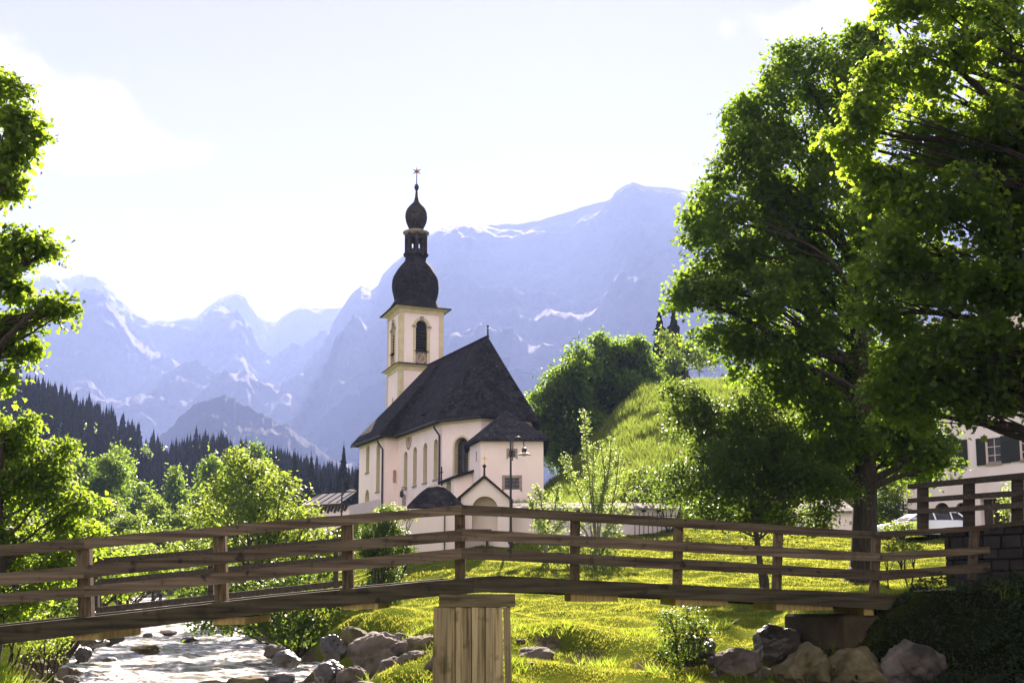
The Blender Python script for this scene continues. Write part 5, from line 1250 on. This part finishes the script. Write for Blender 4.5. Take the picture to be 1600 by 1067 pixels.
# ---- slender saplings in front of the wall
def sapling(label, base_px, Y, shoots, size, dens):
    bx = P(base_px[0], base_px[1], Y); base = Vector((bx.x, Y, Tz(bx.x, Y))); t = thing('sapling', label, 'sapling', tuple(base), 'saplings before the churchyard wall')
    st_ = MB(); C = []; 
    for (pts, wd) in shoots:
        q = [P(x, y, Y+random.uniform(-.6, .6)) for x, y in pts]; q = [base]+q
        st_.tube(q, [max(.012, .05*(1-i/len(q))) for i in range(len(q))], 7)
        for i in range(1, len(q)-1 if len(q) > 2 else 1):
            pass
        for i in range(len(q)-1):
            a, b_ = q[i], q[i+1]; L_ = (b_-a).length
            if i == 0: continue
            for k in range(int(L_*dens)):
                f = random.random(); p = a.lerp(b_, f); tip = i+f
                rad = wd*Y/F*(1.15-tip/len(q))
                d = Vector((random.gauss(0, 1), random.gauss(0, 1), random.gauss(.35, .5))).normalized()*rad*random.uniform(.3, 1.1)
                if k % 3 == 0: st_.tube([p, p+d], [.008, .004], 4, cap=False)
                for _ in range(7): C.append(p+d*random.uniform(.3, 1.1)+Vector((random.gauss(0, .06), random.gauss(0, .06), random.gauss(0, .06))))
    st_.build('stems', M['bark_pale'], t, True)
    C = np.array(C); n = len(C); leaf_object('foliage', C, unit(np.array([0, 0, .5])+rng.normal(size=(n, 3))*.6), size*rng.uniform(.7, 1.2, n), OVAL_T, M['sapling'], t); return t
sapling('tallest slender sapling with upright feathery shoots before the meadow', (932, 872), 46, [([(926, 800), (918, 720), (912, 640)], 20), ([(940, 800), (945, 740), (938, 690)], 18), ([(920, 810), (900, 760), (882, 715)], 22), ([(950, 820), (962, 760), (968, 700)], 24), ([(935, 800), (952, 730), (955, 685)], 14), ([(915, 830), (890, 800), (868, 780)], 26), ([(945, 835), (975, 800), (990, 765)], 24), ([(930, 815), (925, 760), (928, 700)], 26)], .11, 30)
sapling('shorter young sapling in front of the sacristy corner', (852, 862), 45, [([(850, 820), (845, 780), (838, 755)], 18), ([(856, 820), (868, 790), (872, 760)], 20), ([(848, 830), (835, 800), (826, 775)], 14), ([(860, 835), (880, 815), (896, 800)], 18)], .11, 34)

# ---- trees on the hillside behind the church
def hill_tree(name, label, lst, Y, base_px, mat, size, dens, h=.3, group=None, per=12, spread=.5, lump=.45):
    bx = P(base_px[0], base_px[1], Y); base = Vector((bx.x, Y, min(Tz(bx.x, Y), P(base_px[0], base_px[1], Y).z+3)))
    bl = px_blobs(lst, Y); top = max((c.z for c, r in bl))
    return tree(name, label, 'tree', base, (bx.x, Y, top), h, bl, dens, per, spread, size, mat, DIA_T, group, twigs=2, lump=lump, inner=.45)
hill_tree('round_tree', 'broad round crowned tree on the crest behind the church', [(965, 565, 50, 38), (925, 590, 42, 36), (1003, 575, 34, 34), (965, 615, 62, 42), (1000, 620, 36, 36), (940, 545, 24, 18), (990, 545, 24, 18), (920, 630, 38, 40)], 106, (960, 690), M['roundtree'], .36, 3.6)
hill_tree('round_tree', 'lower leafy tree pressed against the round crowned one, nearest the church', [(905, 560, 30, 26), (880, 595, 36, 32), (858, 628, 28, 28), (890, 640, 46, 46), (860, 672, 30, 34), (900, 690, 42, 34), (846, 650, 18, 18), (940, 670, 40, 36), (870, 710, 26, 22)], 100, (880, 735), M['roundtree'], .34, 3.6)
hill_tree('hill_shrub', 'small dark round shrub on the crest, right of the round crowned tree', [(1055, 568, 17, 20), (1050, 590, 18, 14)], 118, (1055, 605), M['shrub'], .32, 2.2)
hill_tree('hill_shrub', 'light green tree on the crest behind the small dark shrub', [(1070, 548, 26, 20), (1095, 555, 24, 20), (1050, 545, 16, 14), (1040, 530, 14, 12)], 128, (1075, 590), M['midtree'], .36, 1.8)
hill_tree('meadow_tree', 'single little tree on the bright far meadow', [(1092, 560, 12, 9)], 132, (1092, 582), M['shrub'], .3, 3, .12)
# ---- bright broadleaved trees in the valley, left
VT = [(168, 738, 26, 34, 130, 'pale green tree below the wooded slope, left of the tall spruces'), (272, 765, 16, 32, 150, 'slender light green tree at the foot of the wooded slope'), (165, 800, 34, 24, 95, 'bright yellow green round bush tree right of the lime tree'), (200, 822, 34, 24, 88, 'rounded sunlit tree low in the valley behind the rail'), (240, 805, 26, 26, 110, 'lime green tree in the middle of the valley floor'), (282, 815, 26, 24, 100, 'small bright tree left of the tall alder bush'), (120, 800, 26, 26, 105, 'shaded green tree behind the lime tree'), (220, 780, 24, 26, 160, 'dusky green tree at the edge of the spruce wood'), (315, 790, 20, 26, 120, 'green tree tucked behind the left side of the alder bush'), (130, 735, 20, 20, 170, 'faint green tree on the slope above the lime tree'), (185, 725, 20, 24, 180, 'mid green tree among the lowest spruces'), (250, 845, 40, 22, 75, 'wide low willow beside the upper stream'), (190, 855, 40, 24, 70, 'wide yellow willow near the upstream railing'), (300, 850, 34, 22, 68, 'green willow crowding the far bend of the stream'), (395, 712, 18, 18, 170, 'pale slender tree top rising behind the alder bush'), (330, 735, 16, 24, 150, 'olive tree top at the end of the wooded slope')]
rb = random.Random(4); SB = []
for k in range(26):
    px = rb.uniform(20, 330); Y = rb.uniform(195, 390); SB.append((px, Y, rb.uniform(4, 7)))
for px, py, rx, ry, Y, lab in VT:
    hill_tree('valley_tree', lab, [(px, py, rx, ry), (px-rx*.5, py+ry*.6, rx*.8, ry*.7), (px+rx*.55, py+ry*.55, rx*.8, ry*.75), (px+rx*.15, py-ry*.35, rx*.6, ry*.6), (px, py+ry*1.3, rx*1.05, ry*.8)], Y, (px, py+ry*2+12), M['midtree'] if Y < 125 else M['roundtree'], .0026*Y+.05, 260/Y**1.05, .18, 'broadleaved trees on the valley floor', 11, .004*Y)

for px, Y, h in SB:
    x = (px-CX)/F*Y; z = Tz(x, Y); c = Vector((x, Y, z+h*.62)); t = tree('broadleaf_tree', 'rounded broadleaved tree standing among the spruces across the valley', 'tree', (x, Y, z), (x, Y, z+h), .25, [(c, (h*.42, h*.42, h*.4)), (c+Vector((h*.2, 0, h*.25)), (h*.3, h*.3, h*.3)), (c+Vector((-h*.25, 0, -h*.05)), (h*.3, h*.3, h*.32))], .10, 9, 1.1, 1.3, M['roundtree'], DIA_T, 'broadleaved trees among the spruces', twigs=1, fine=False)
# ================================================================ conifers
def spruce_mesh(h, seed, dense=1.0):
    r = random.Random(seed); V = []; Fc = []
    n = int(17*dense)
    for i in range(n):
        f = i/(n-1); z = h*(.06+.92*f); rad = h*.19*(1-f)**.8*r.uniform(.65, 1.25)+.12
        k = max(4, int(11*(1-f)*dense)+3); ph = r.uniform(0, 6)
        for j in range(k):
            t = ph+2*math.pi*j/k+r.uniform(-.25, .25); q = rad*r.uniform(.7, 1.15); d = Vector((math.cos(t), math.sin(t), 0)); s = Vector((-d.y, d.x, 0))
            dr = -q*r.uniform(.5, .95)-.1; wd = q*.34+.12; o = len(V)
            V += [Vector((0, 0, z+.3)), d*q*.55+s*wd+Vector((0, 0, z+dr*.4)), d*q+Vector((0, 0, z+dr+.1)), d*q*.55-s*wd+Vector((0, 0, z+dr*.4)), d*q*.5+Vector((0, 0, z+dr*.5-q*.28))]
            Fc += [(o, o+1, o+2), (o, o+2, o+3), (o+1, o+4, o+2), (o+3, o+2, o+4)]
    o = len(V); m = 9
    for i in range(m):
        f = i/(m-1); rad = (h*.12*(1-f)**.85+.05)
        for j in range(7): V.append(Vector((rad*r.uniform(.7, 1.2)*math.cos(j*.9), rad*r.uniform(.7, 1.2)*math.sin(j*.9), h*(.08+.88*f)+r.uniform(-.3, .3))))
    for i in range(m-1):
        for j in range(7):
            a, b_ = o+i*7+j, o+i*7+(j+1) % 7; Fc += [(a, b_, b_+7), (a, b_+7, a+7)]
    o = len(V); V += [Vector((.08, 0, h*.9)), Vector((-.08, .05, h*.9)), Vector((0, 0, h*1.04))]; Fc.append((o, o+1, o+2))
    return V, Fc
protos = []
for s in range(6):
    h = [20, 23, 26, 18, 22, 25][s]; V_, F_ = spruce_mesh(h, s+3)
    t = thing('spruce_tree', 'dark spruce among the wood on the slope across the valley', 'tree', (0, 0, 0), 'spruces on the wooded slope')
    mb = MB(); mb.add(V_, F_); mb.build('crown', M['needle'], t, fixn=False)
    tm = MB(); tm.tube([(0, 0, -1.5), (0, 0, h*.55)], [.34, .15], 7); tm.build('trunk', M['bark'], t)
    protos.append(t)
r_ = random.Random(11); spots = []
while len(spots) < 1900:
    Y = 190+r_.random()**.8*225; s_ = r_.uniform(-.53, -.10)
    x = s_*Y
    if float(ss(170, 410, Y)) < .02: continue
    spots.append((x, Y))
spots = [q for q in spots if q[1] > 195]
# a front row of spruces close behind the house left of the church
front = [(px, py, Y) for px, py, Y in ((468, 735, 230), (486, 742, 235), (440, 738, 240), (508, 738, 220), (528, 732, 215), (545, 742, 225), (455, 728, 235), (537, 748, 210), (516, 752, 205), (497, 756, 215), (556, 748, 220), (478, 752, 212), (425, 742, 250))]
used = 0
ridge = sorted(spots, key=lambda q: -q[1])[:130]; near = sorted(spots, key=lambda q: q[1])[:140]
ind = list(dict.fromkeys(ridge+near))
def put(x, Y, z, sc_):
    global used
    o = protos[used] if used < 6 else copy_tree(protos[used % 6])
    o.location = (x, Y, z); o.rotation_euler.z = r_.uniform(0, 6.28); k = sc_*r_.choice((.55, .7, .85, .95, 1.05, 1.2))*r_.uniform(.9, 1.1); kw = k*r_.choice((.8, .95, 1.1, 1.4)); o.scale = (kw, kw, k*r_.uniform(.9, 1.15)); used += 1
    return o
for px, py, Y in front:
    p = P(px, py, Y); o = put(p.x, Y, p.z-15, .66); o['label'] = 'dark spruce in the row behind the glass roofed house'; o['group'] = 'spruces behind the glass roofed house'
for x, Y in ind: put(x, Y, Tz(x, Y)-.5, .56)
indset = set(ind); VV = []; FF = []; n0 = 0
vm, fm = spruce_mesh(20, 77, .55)
va = np.array([tuple(v) for v in vm]); fa = np.array([list(f) for f in fm[:-1]])
for x, Y in spots:
    if (x, Y) in indset: continue
    k = r_.uniform(.4, .74); a = r_.uniform(0, 6.28); ca, sa = math.cos(a), math.sin(a)
    q = np.stack([va[:, 0]*ca-va[:, 1]*sa, va[:, 0]*sa+va[:, 1]*ca, va[:, 2]], 1)*k+np.array([x, Y, Tz(x, Y)-.8]); VV.append(q); FF.append(fa+n0); n0 += len(va)
VV = np.concatenate(VV); FF = np.concatenate(FF)
me = mesh_np('spruce_wood', VV, FF.ravel(), np.arange(0, 3*len(FF), 3), None, M['needle'])
tag(link('spruce_wood', me), 'dense dark spruce wood covering the slope across the valley', 'wood', kind='stuff')
# two lone spruces on the meadow crest
for px, yt, Y, h, lab in ((1030, 480, 150, 9, 'thin spruce on the crest, the left one of the pair'), (1052, 470, 158, 11.5, 'taller spruce on the crest, half behind the maple boughs')):
    p = P(px, yt, Y); t = thing('spruce_tree', lab, 'tree', (p.x, Y, p.z-h)); V_, F_ = spruce_mesh(h, px); MB().add([Vector((v.x*1.05, v.y*1.05, v.z))+Vector((p.x, Y, p.z-h)) for v in V_], F_).build('crown', M['needle'], t, fixn=False)
    MB().tube([(p.x, Y, p.z-h-3), (p.x, Y, p.z-h*.45)], [.2, .1], 7).build('trunk', M['bark'], t)

# ================================================================ grass
def blades(n_try, x0, x1, y0, y1, keep, hmin, hmax, wd, lean=.5, tuft=3):
    x = rng.uniform(x0, x1, n_try); y = y0+(y1-y0)*rng.random(n_try)
    k = keep(x, y); x, y = x[k], y[k]
    x = np.repeat(x, tuft)+rng.normal(size=len(x)*tuft)*wd*2.2; y = np.repeat(y, tuft)+rng.normal(size=len(y)*tuft)*wd*2.2
    z = T(x, y); n = len(x); h = rng.uniform(hmin, hmax, n); a = rng.uniform(0, 2*math.pi, n)
    base = np.stack([x, y, z-.01], 1); s = np.stack([np.cos(a), np.sin(a), np.zeros(n)], 1)*wd*rng.uniform(.6, 1.2, (n, 1))
    tip = base+np.stack([rng.normal(size=n)*lean*h, rng.normal(size=n)*lean*h, h], 1)
    V = np.stack([base-s, base+s, tip], 1).reshape(-1, 3); return V
def in_view(x, y): 
    return np.abs(x/np.maximum(y, 1)) < .53
def stream_far(x, y): return np.abs(x-np.interp(y, SY, SX))-np.interp(y, SY, SW)
def patch(x, y, s=.5): return np.sin(x*s*2.1+y*s*1.3)+np.sin(x*s*.9-y*s*2.4+1.3)+np.sin(x*s*3.3+2)*.5
def lawn_blades(n, y0, y1, hmin, hmax, wd, tuft):
    y = y0*(y1/y0)**rng.random(n); x = rng.uniform(-.5, .53, n)*y
    k = (x > -12) & (stream_far(x, y) > 1.3) & ~((x > 5.6) & (y < 20.9)) & (rng.random(n) < .75+.25*np.sin(x*1.7+y*2.3))
    for hx, hy, hr in ((1.5, 21.1, .6), (2.6, 20.5, .5), (.7, 21.7, .4), (3.6, 21.0, .45)): k &= (((x-hx)**2+(y-hy)**2) > (hr*hr)*rng.uniform(.3, 1.3, n))
    x, y = x[k], y[k]
    x = np.repeat(x, tuft); y = np.repeat(y, tuft); f = y/30
    x = x+rng.normal(size=len(x))*wd*3*f; y = y+rng.normal(size=len(y))*wd*3*f
    z = T(x, y); n = len(x); h = rng.uniform(hmin, hmax, n)*(1+.7*np.sin(x*2.9+1.1*y)*np.sin(y*3.7-x))*(.6+.4*f); a = rng.uniform(0, 2*math.pi, n)
    base = np.stack([x, y, z-.01], 1); s_ = np.stack([np.cos(a), np.sin(a), np.zeros(n)], 1)*(wd*f*rng.uniform(.6, 1.2, n))[:, None]
    tip = base+np.stack([rng.normal(size=n)*.6*h, rng.normal(size=n)*.6*h, h], 1)
    return np.stack([base-s_, base+s_, tip], 1).reshape(-1, 3)
Vl = lawn_blades(230000, 18.6, 60, .025, .07, .010, 3)
me = mesh_np('lawn_grass', Vl, np.arange(len(Vl)), np.arange(0, len(Vl), 3), None, M['lawn'])
tag(link('lawn_grass', me), 'short sunlit yellow green grass of the sloping lawn', 'grass', kind='stuff')
Vm = blades(220000, 0, 60, 62, 118, lambda x, y: in_view(x, y) & (T(x, y) > 4.9) & ((x > 3) | (y < 85)) & (patch(x, y, .6)+.8*patch(x, y, .23) > -1.6+2.4*rng.random(len(x))), .15, .75, .03, .35, 2)
me = mesh_np('meadow_grass', Vm, np.arange(len(Vm)), np.arange(0, len(Vm), 3), None, M['meadow'])
tag(link('meadow_grass', me), 'tall seeding meadow grass on the slope behind the wall', 'grass', kind='stuff')
# long grass on the left bank and tufts on the bank under the bridge
Vb = blades(4200, -9.0, -5.8, 13.6, 18.0, lambda x, y: (x < -6.4-.0*(y)) & (stream_far(x, y) > .5), .25, .55, .012, .45, 4)
me = mesh_np('bank_grass', Vb, np.arange(len(Vb)), np.arange(0, len(Vb), 3), None, M['bankgrass'])
tag(link('bank_grass', me), 'long bright grass on the near left bank', 'grass', kind='stuff')
Vt = blades(2600, -3.5, 9, 18.8, 24, lambda x, y: (patch(x, y, 1.3) > .9) & (stream_far(x, y) > 1), .08, .24, .012, .6, 5)
me = mesh_np('tufted_grass', Vt, np.arange(len(Vt)), np.arange(0, len(Vt), 3), None, M['bankgrass'])
tag(link('tufted_grass', me), 'ragged grass tufts among the bank boulders', 'grass', kind='stuff')
# fine twigs: a dead branch lying on the bank
tw_ = MB(); limb(tw_, P(1070, 1042, 20.2), P(1100, 1062, 19.9), .025, .008, .08, 6, 6); limb(tw_, P(1078, 1047, 20.15), P(1088, 1040, 20.1), .012, .005, .1, 5, 4)
tb = P(1070, 1042, 20.2); tag(tw_.build('dead_branch', M['bark_pale'], off=tuple(tb)), 'bare dead branch lying below the bank shrub', 'branch')

# ================================================================ boulders
def boulder(px, py, rx, ry, Y, mat, label, group=None, seed=0, flat=1.0):
    c = P(px, py, Y); k = Y/F; bm = bmesh.new(); bmesh.ops.create_icosphere(bm, subdivisions=5 if rx > 22 else 4, radius=1)
    sv = Vector((seed*3.7, seed*1.3, seed*2.1)); rr = random.Random(seed)
    cuts = [(Vector((rr.gauss(0, 1), rr.gauss(0, 1), rr.gauss(0, .8))).normalized(), rr.uniform(.62, .9)) for _ in range(9)]
    for v in bm.verts:
        d = v.co.normalized(); r = 1.0
        for n_, q in cuts:
            t = d.dot(n_)
            if t > 0: r = min(r, q/max(t, .01)) if r*t > q else r
        r *= 1+.16*noise.noise(d*1.6+sv)+.09*noise.noise(d*4+sv)+.05*noise.noise(d*9+sv)+.022*noise.noise(d*22+sv)
        v.co = Vector((d.x*r*rx*k, d.y*r*(rx+ry)/2*k, d.z*r*ry*k))
    me = bpy.data.meshes.new('boulder'); bm.to_mesh(me); bm.free(); me.materials.append(mat)
    for p in me.polygons: p.use_smooth = True
    try: me.set_sharp_from_angle(angle=R(38))
    except Exception: pass
    o = link('boulder', me, None, c); return tag(o, label, 'boulder', group)
G1 = 'boulders piled left of the bridge pier'; G2 = 'boulders on the bank below the right half of the bridge'; G3 = 'stones along the left bank'; G4 = 'stones in the stream'
rk = [
 (592, 1022, 44, 36, 22.6, 'rock', 'large round topped boulder, biggest of the pile left of the pier', G1),
 (515, 1056, 28, 22, 21.6, 'rock_wet', 'black and white mottled boulder at the water edge', G1),
 (550, 1062, 24, 22, 21.2, 'rock', 'pale grey boulder beside the mottled black and white one', G1),
 (637, 1020, 34, 24, 22.4, 'rock', 'flat grey boulder behind the pile, touching the big round one', G1),
 (664, 1010, 32, 24, 22.0, 'rock_moss', 'smooth pale boulder highest in the pile beside the pier', G1),
 (648, 1036, 30, 20, 21.2, 'rock', 'dark boulder with pale veins under the smooth high one', G1),
 (612, 1042, 20, 17, 21.4, 'rock', 'small grey boulder in the middle of the pile', G1),
 (642, 1064, 32, 22, 20.6, 'rock', 'rounded brown boulder at the bottom of the pile', G1),
 (676, 1055, 18, 34, 20.4, 'rock', 'upright narrow boulder leaning on the pier', G1),
 (600, 1072, 26, 16, 20.6, 'rock_moss', 'tan boulder cut by the lower edge of the picture', G1),
 (572, 1080, 36, 16, 20.2, 'rock', 'low boulder in front of the tan one at the bottom edge', G1),
 (520, 1012, 24, 20, 24, 'rock_wet', 'shaded boulder under the overhanging bank bush', G1),
 (552, 1002, 28, 22, 24.5, 'rock_moss', 'earthy mossed boulder at the foot of the lawn', G1),
 (625, 996, 14, 9, 23.2, 'rock', 'small pale stone on top of the pile', G1),
 (448, 1030, 22, 14, 28, 'rock_wet', 'dark wet boulder at the stream edge under the bush', G1),
 (430, 1018, 18, 12, 30, 'rock', 'brown boulder at the stream edge behind the wet one', G1),
 (838, 1026, 34, 16, 21.0, 'rock', 'flat grey slab right of the pier', G2),
 (826, 1048, 28, 16, 20.2, 'rock', 'layered grey boulder low beside the pier', G2),
 (812, 1070, 26, 16, 19.8, 'rock', 'grey boulder at the bottom edge right of the pier', G2),
 (815, 1006, 12, 8, 21.6, 'rock_moss', 'small brown stone in the lawn edge near the pier', G2),
 (948, 1077, 34, 18, 19.4, 'rock', 'rounded boulder cut by the bottom edge, left of the bank shrub', G2),
 (1018, 1078, 18, 14, 19.3, 'rock', 'small boulder cut by the bottom edge below the bank shrub', G2),
 (1150, 1046, 46, 32, 20.2, 'rock', 'broad grey boulder right of the bank shrub', G2),
 (1212, 1012, 40, 34, 21.0, 'rock_wet', 'big shadowed boulder behind the yellowish one', G2),
 (1253, 1048, 42, 44, 19.4, 'rock_moss', 'tall yellowish boulder standing forward on the bank', G2),
 (1202, 1058, 24, 18, 19.8, 'rock', 'small grey boulder wedged left of the yellowish one', G2),
 (1095, 1010, 28, 18, 21.2, 'rock_wet', 'dark boulder just right of the bank shrub', G2),
 (1118, 1066, 24, 18, 19.8, 'rock_wet', 'dark boulder low in front of the broad grey one', G2),
 (1338, 1058, 52, 46, 19.3, 'rock_moss', 'massive mossy boulder below the abutment', G2),
 (1425, 1042, 46, 52, 19.0, 'rock', 'massive shadowed grey boulder right of the abutment', G2),
 (1180, 1085, 40, 18, 19.0, 'rock_wet', 'low dark boulder at the bottom edge', G2),
 (1290, 1000, 24, 16, 21.0, 'rock_wet', 'dark boulder deep in the shade left of the abutment', G2),
 (1060, 1070, 22, 20, 19.9, 'rock_wet', 'dark upright stone under the bank shrub', G2),
 (172, 996, 24, 13, 33, 'rock_wet', 'long dark boulder at the left edge of the stream', G4),
 (145, 1003, 26, 10, 31, 'rock_wet', 'dark low boulder nearest the left bank', G4),
 (130, 1022, 13, 12, 27, 'rock_wet', 'black boulder on the left bank under the bridge', G3),
 (228, 1015, 26, 8, 31, 'rock_moss', 'flat brown boulder in midstream', G4),
 (190, 990, 14, 6, 41, 'rock_wet', 'small dark boulder breaking the water upstream', G4),
 (232, 992, 9, 4, 40, 'rock_wet', 'tiny dark stone breaking the water', G4),
 (262, 988, 14, 5, 44, 'rock', 'brown stone in the upper stream', G4),
 (295, 1000, 16, 6, 40, 'rock_wet', 'wet stone close to the bank bush', G4),
 (390, 1068, 40, 14, 25.2, 'rock_moss', 'submerged green boulder in the foaming water at the bottom', G4),
 (330, 1075, 34, 12, 24.8, 'rock_moss', 'olive boulder awash left of the submerged green one', G4),
 (440, 1062, 24, 10, 25.2, 'rock_wet', 'wet boulder awash at the right side of the foam', G4),
 (170, 1030, 12, 4, 30, 'rock_wet', 'thin dark rock just breaking the white water at left', G4)]
for i, (px, py, rx, ry, Y, mt, lab, gr) in enumerate(rk): boulder(px, py, rx, ry, Y, M[mt], lab, gr, i+1)
lb = [(42, 1030, 12, 9), (62, 1040, 15, 10), (86, 1038, 12, 9), (100, 1050, 15, 11), (70, 1058, 14, 10), (48, 1052, 11, 9), (110, 1064, 14, 9), (85, 1068, 16, 9), (55, 1070, 14, 9), (78, 1026, 11, 8), (96, 1032, 9, 7), (30, 1045, 11, 9), (118, 1050, 8, 6), (28, 1064, 12, 10), (58, 1022, 9, 7)]
for i, (px, py, rx, ry) in enumerate(lb):
    boulder(px, py, rx, ry, 22.5-(py-1022)*.06, M['rock_moss'] if i % 3 else M['rock'], 'small rubble stone heaped at the left bank under the bridge', 'rubble stones on the left bank', 100+i)
# more growth along the left bank, behind the bridge
bush('bank_thicket', 'dense dark thicket on the left bank under the lime tree', [(20, 930, 60, 34), (75, 935, 50, 30), (60, 965, 50, 26), (10, 965, 50, 26), (110, 955, 36, 22)], 25, (30, 985), M['shrub'], .12, 10, 12, .15)
bush('bank_thicket', 'broad leafy thicket filling the left bank behind the bridge rails', [(110, 890, 46, 32), (160, 885, 44, 30), (205, 880, 40, 28), (140, 920, 46, 24), (190, 915, 40, 20), (80, 900, 40, 30)], 38, (90, 945), M['maple_near'], .15, 7, 12, .2)
bush('bank_thicket', 'far bright thicket where the stream bends out of sight', [(230, 870, 40, 26), (280, 872, 40, 22), (180, 868, 40, 24), (330, 875, 36, 22), (250, 900, 30, 14), (300, 905, 30, 14)], 62, (190, 925), M['lime'], .2, 4.5, 12, .3)

# added leaf mat, coloured near black for shade on the lower right bank
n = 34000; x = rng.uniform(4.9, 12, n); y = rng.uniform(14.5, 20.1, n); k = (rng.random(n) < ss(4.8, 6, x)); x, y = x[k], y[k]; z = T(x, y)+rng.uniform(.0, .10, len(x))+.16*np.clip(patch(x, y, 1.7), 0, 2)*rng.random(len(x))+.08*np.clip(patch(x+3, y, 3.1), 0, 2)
M['bank_shade'] = leafmat('bank_shade_leaves', (.006, .012, .003), (.018, .032, .007), (.10, .18, .02), .25)
iv = thing('shade_leaf_mat', 'leaf mat with shade put into its dark colour, on the bank below the path at right', 'bank_shade', (8, 18, -.4))
C = np.stack([x, y, z], 1); leaf_object('foliage', C, np.array([0, -.3, 1])+rng.normal(size=(len(x), 3))*.55, rng.uniform(.04, .10, len(x)), OVAL_T, M['bank_shade'], iv)
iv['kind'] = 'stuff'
# ferns and weeds sticking out of the leaf mat
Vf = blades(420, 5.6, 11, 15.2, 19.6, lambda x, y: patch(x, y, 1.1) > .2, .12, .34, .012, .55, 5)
me = mesh_np('bank_weeds', Vf, np.arange(len(Vf)), np.arange(0, len(Vf), 3), None, M['bank_shade'])
tag(link('bank_weeds', me), 'weeds coloured dark for shade, standing out of the bank leaf mat', 'weeds', kind='stuff')
bush('hillside_shrub', 'rounded green shrub halfway up the meadow slope, above the wall', [(1062, 690, 20, 16), (1085, 700, 20, 16), (1045, 702, 14, 11)], 76, (1065, 712), M['shrub'], .2, 5, 12, .3)
bush('hillside_shrub', 'pale scrubby shrub low on the meadow slope behind the saplings', [(985, 745, 18, 12), (1005, 738, 16, 12), (968, 752, 12, 9)], 68, (985, 765), M['lime'], .18, 5, 12, .26)
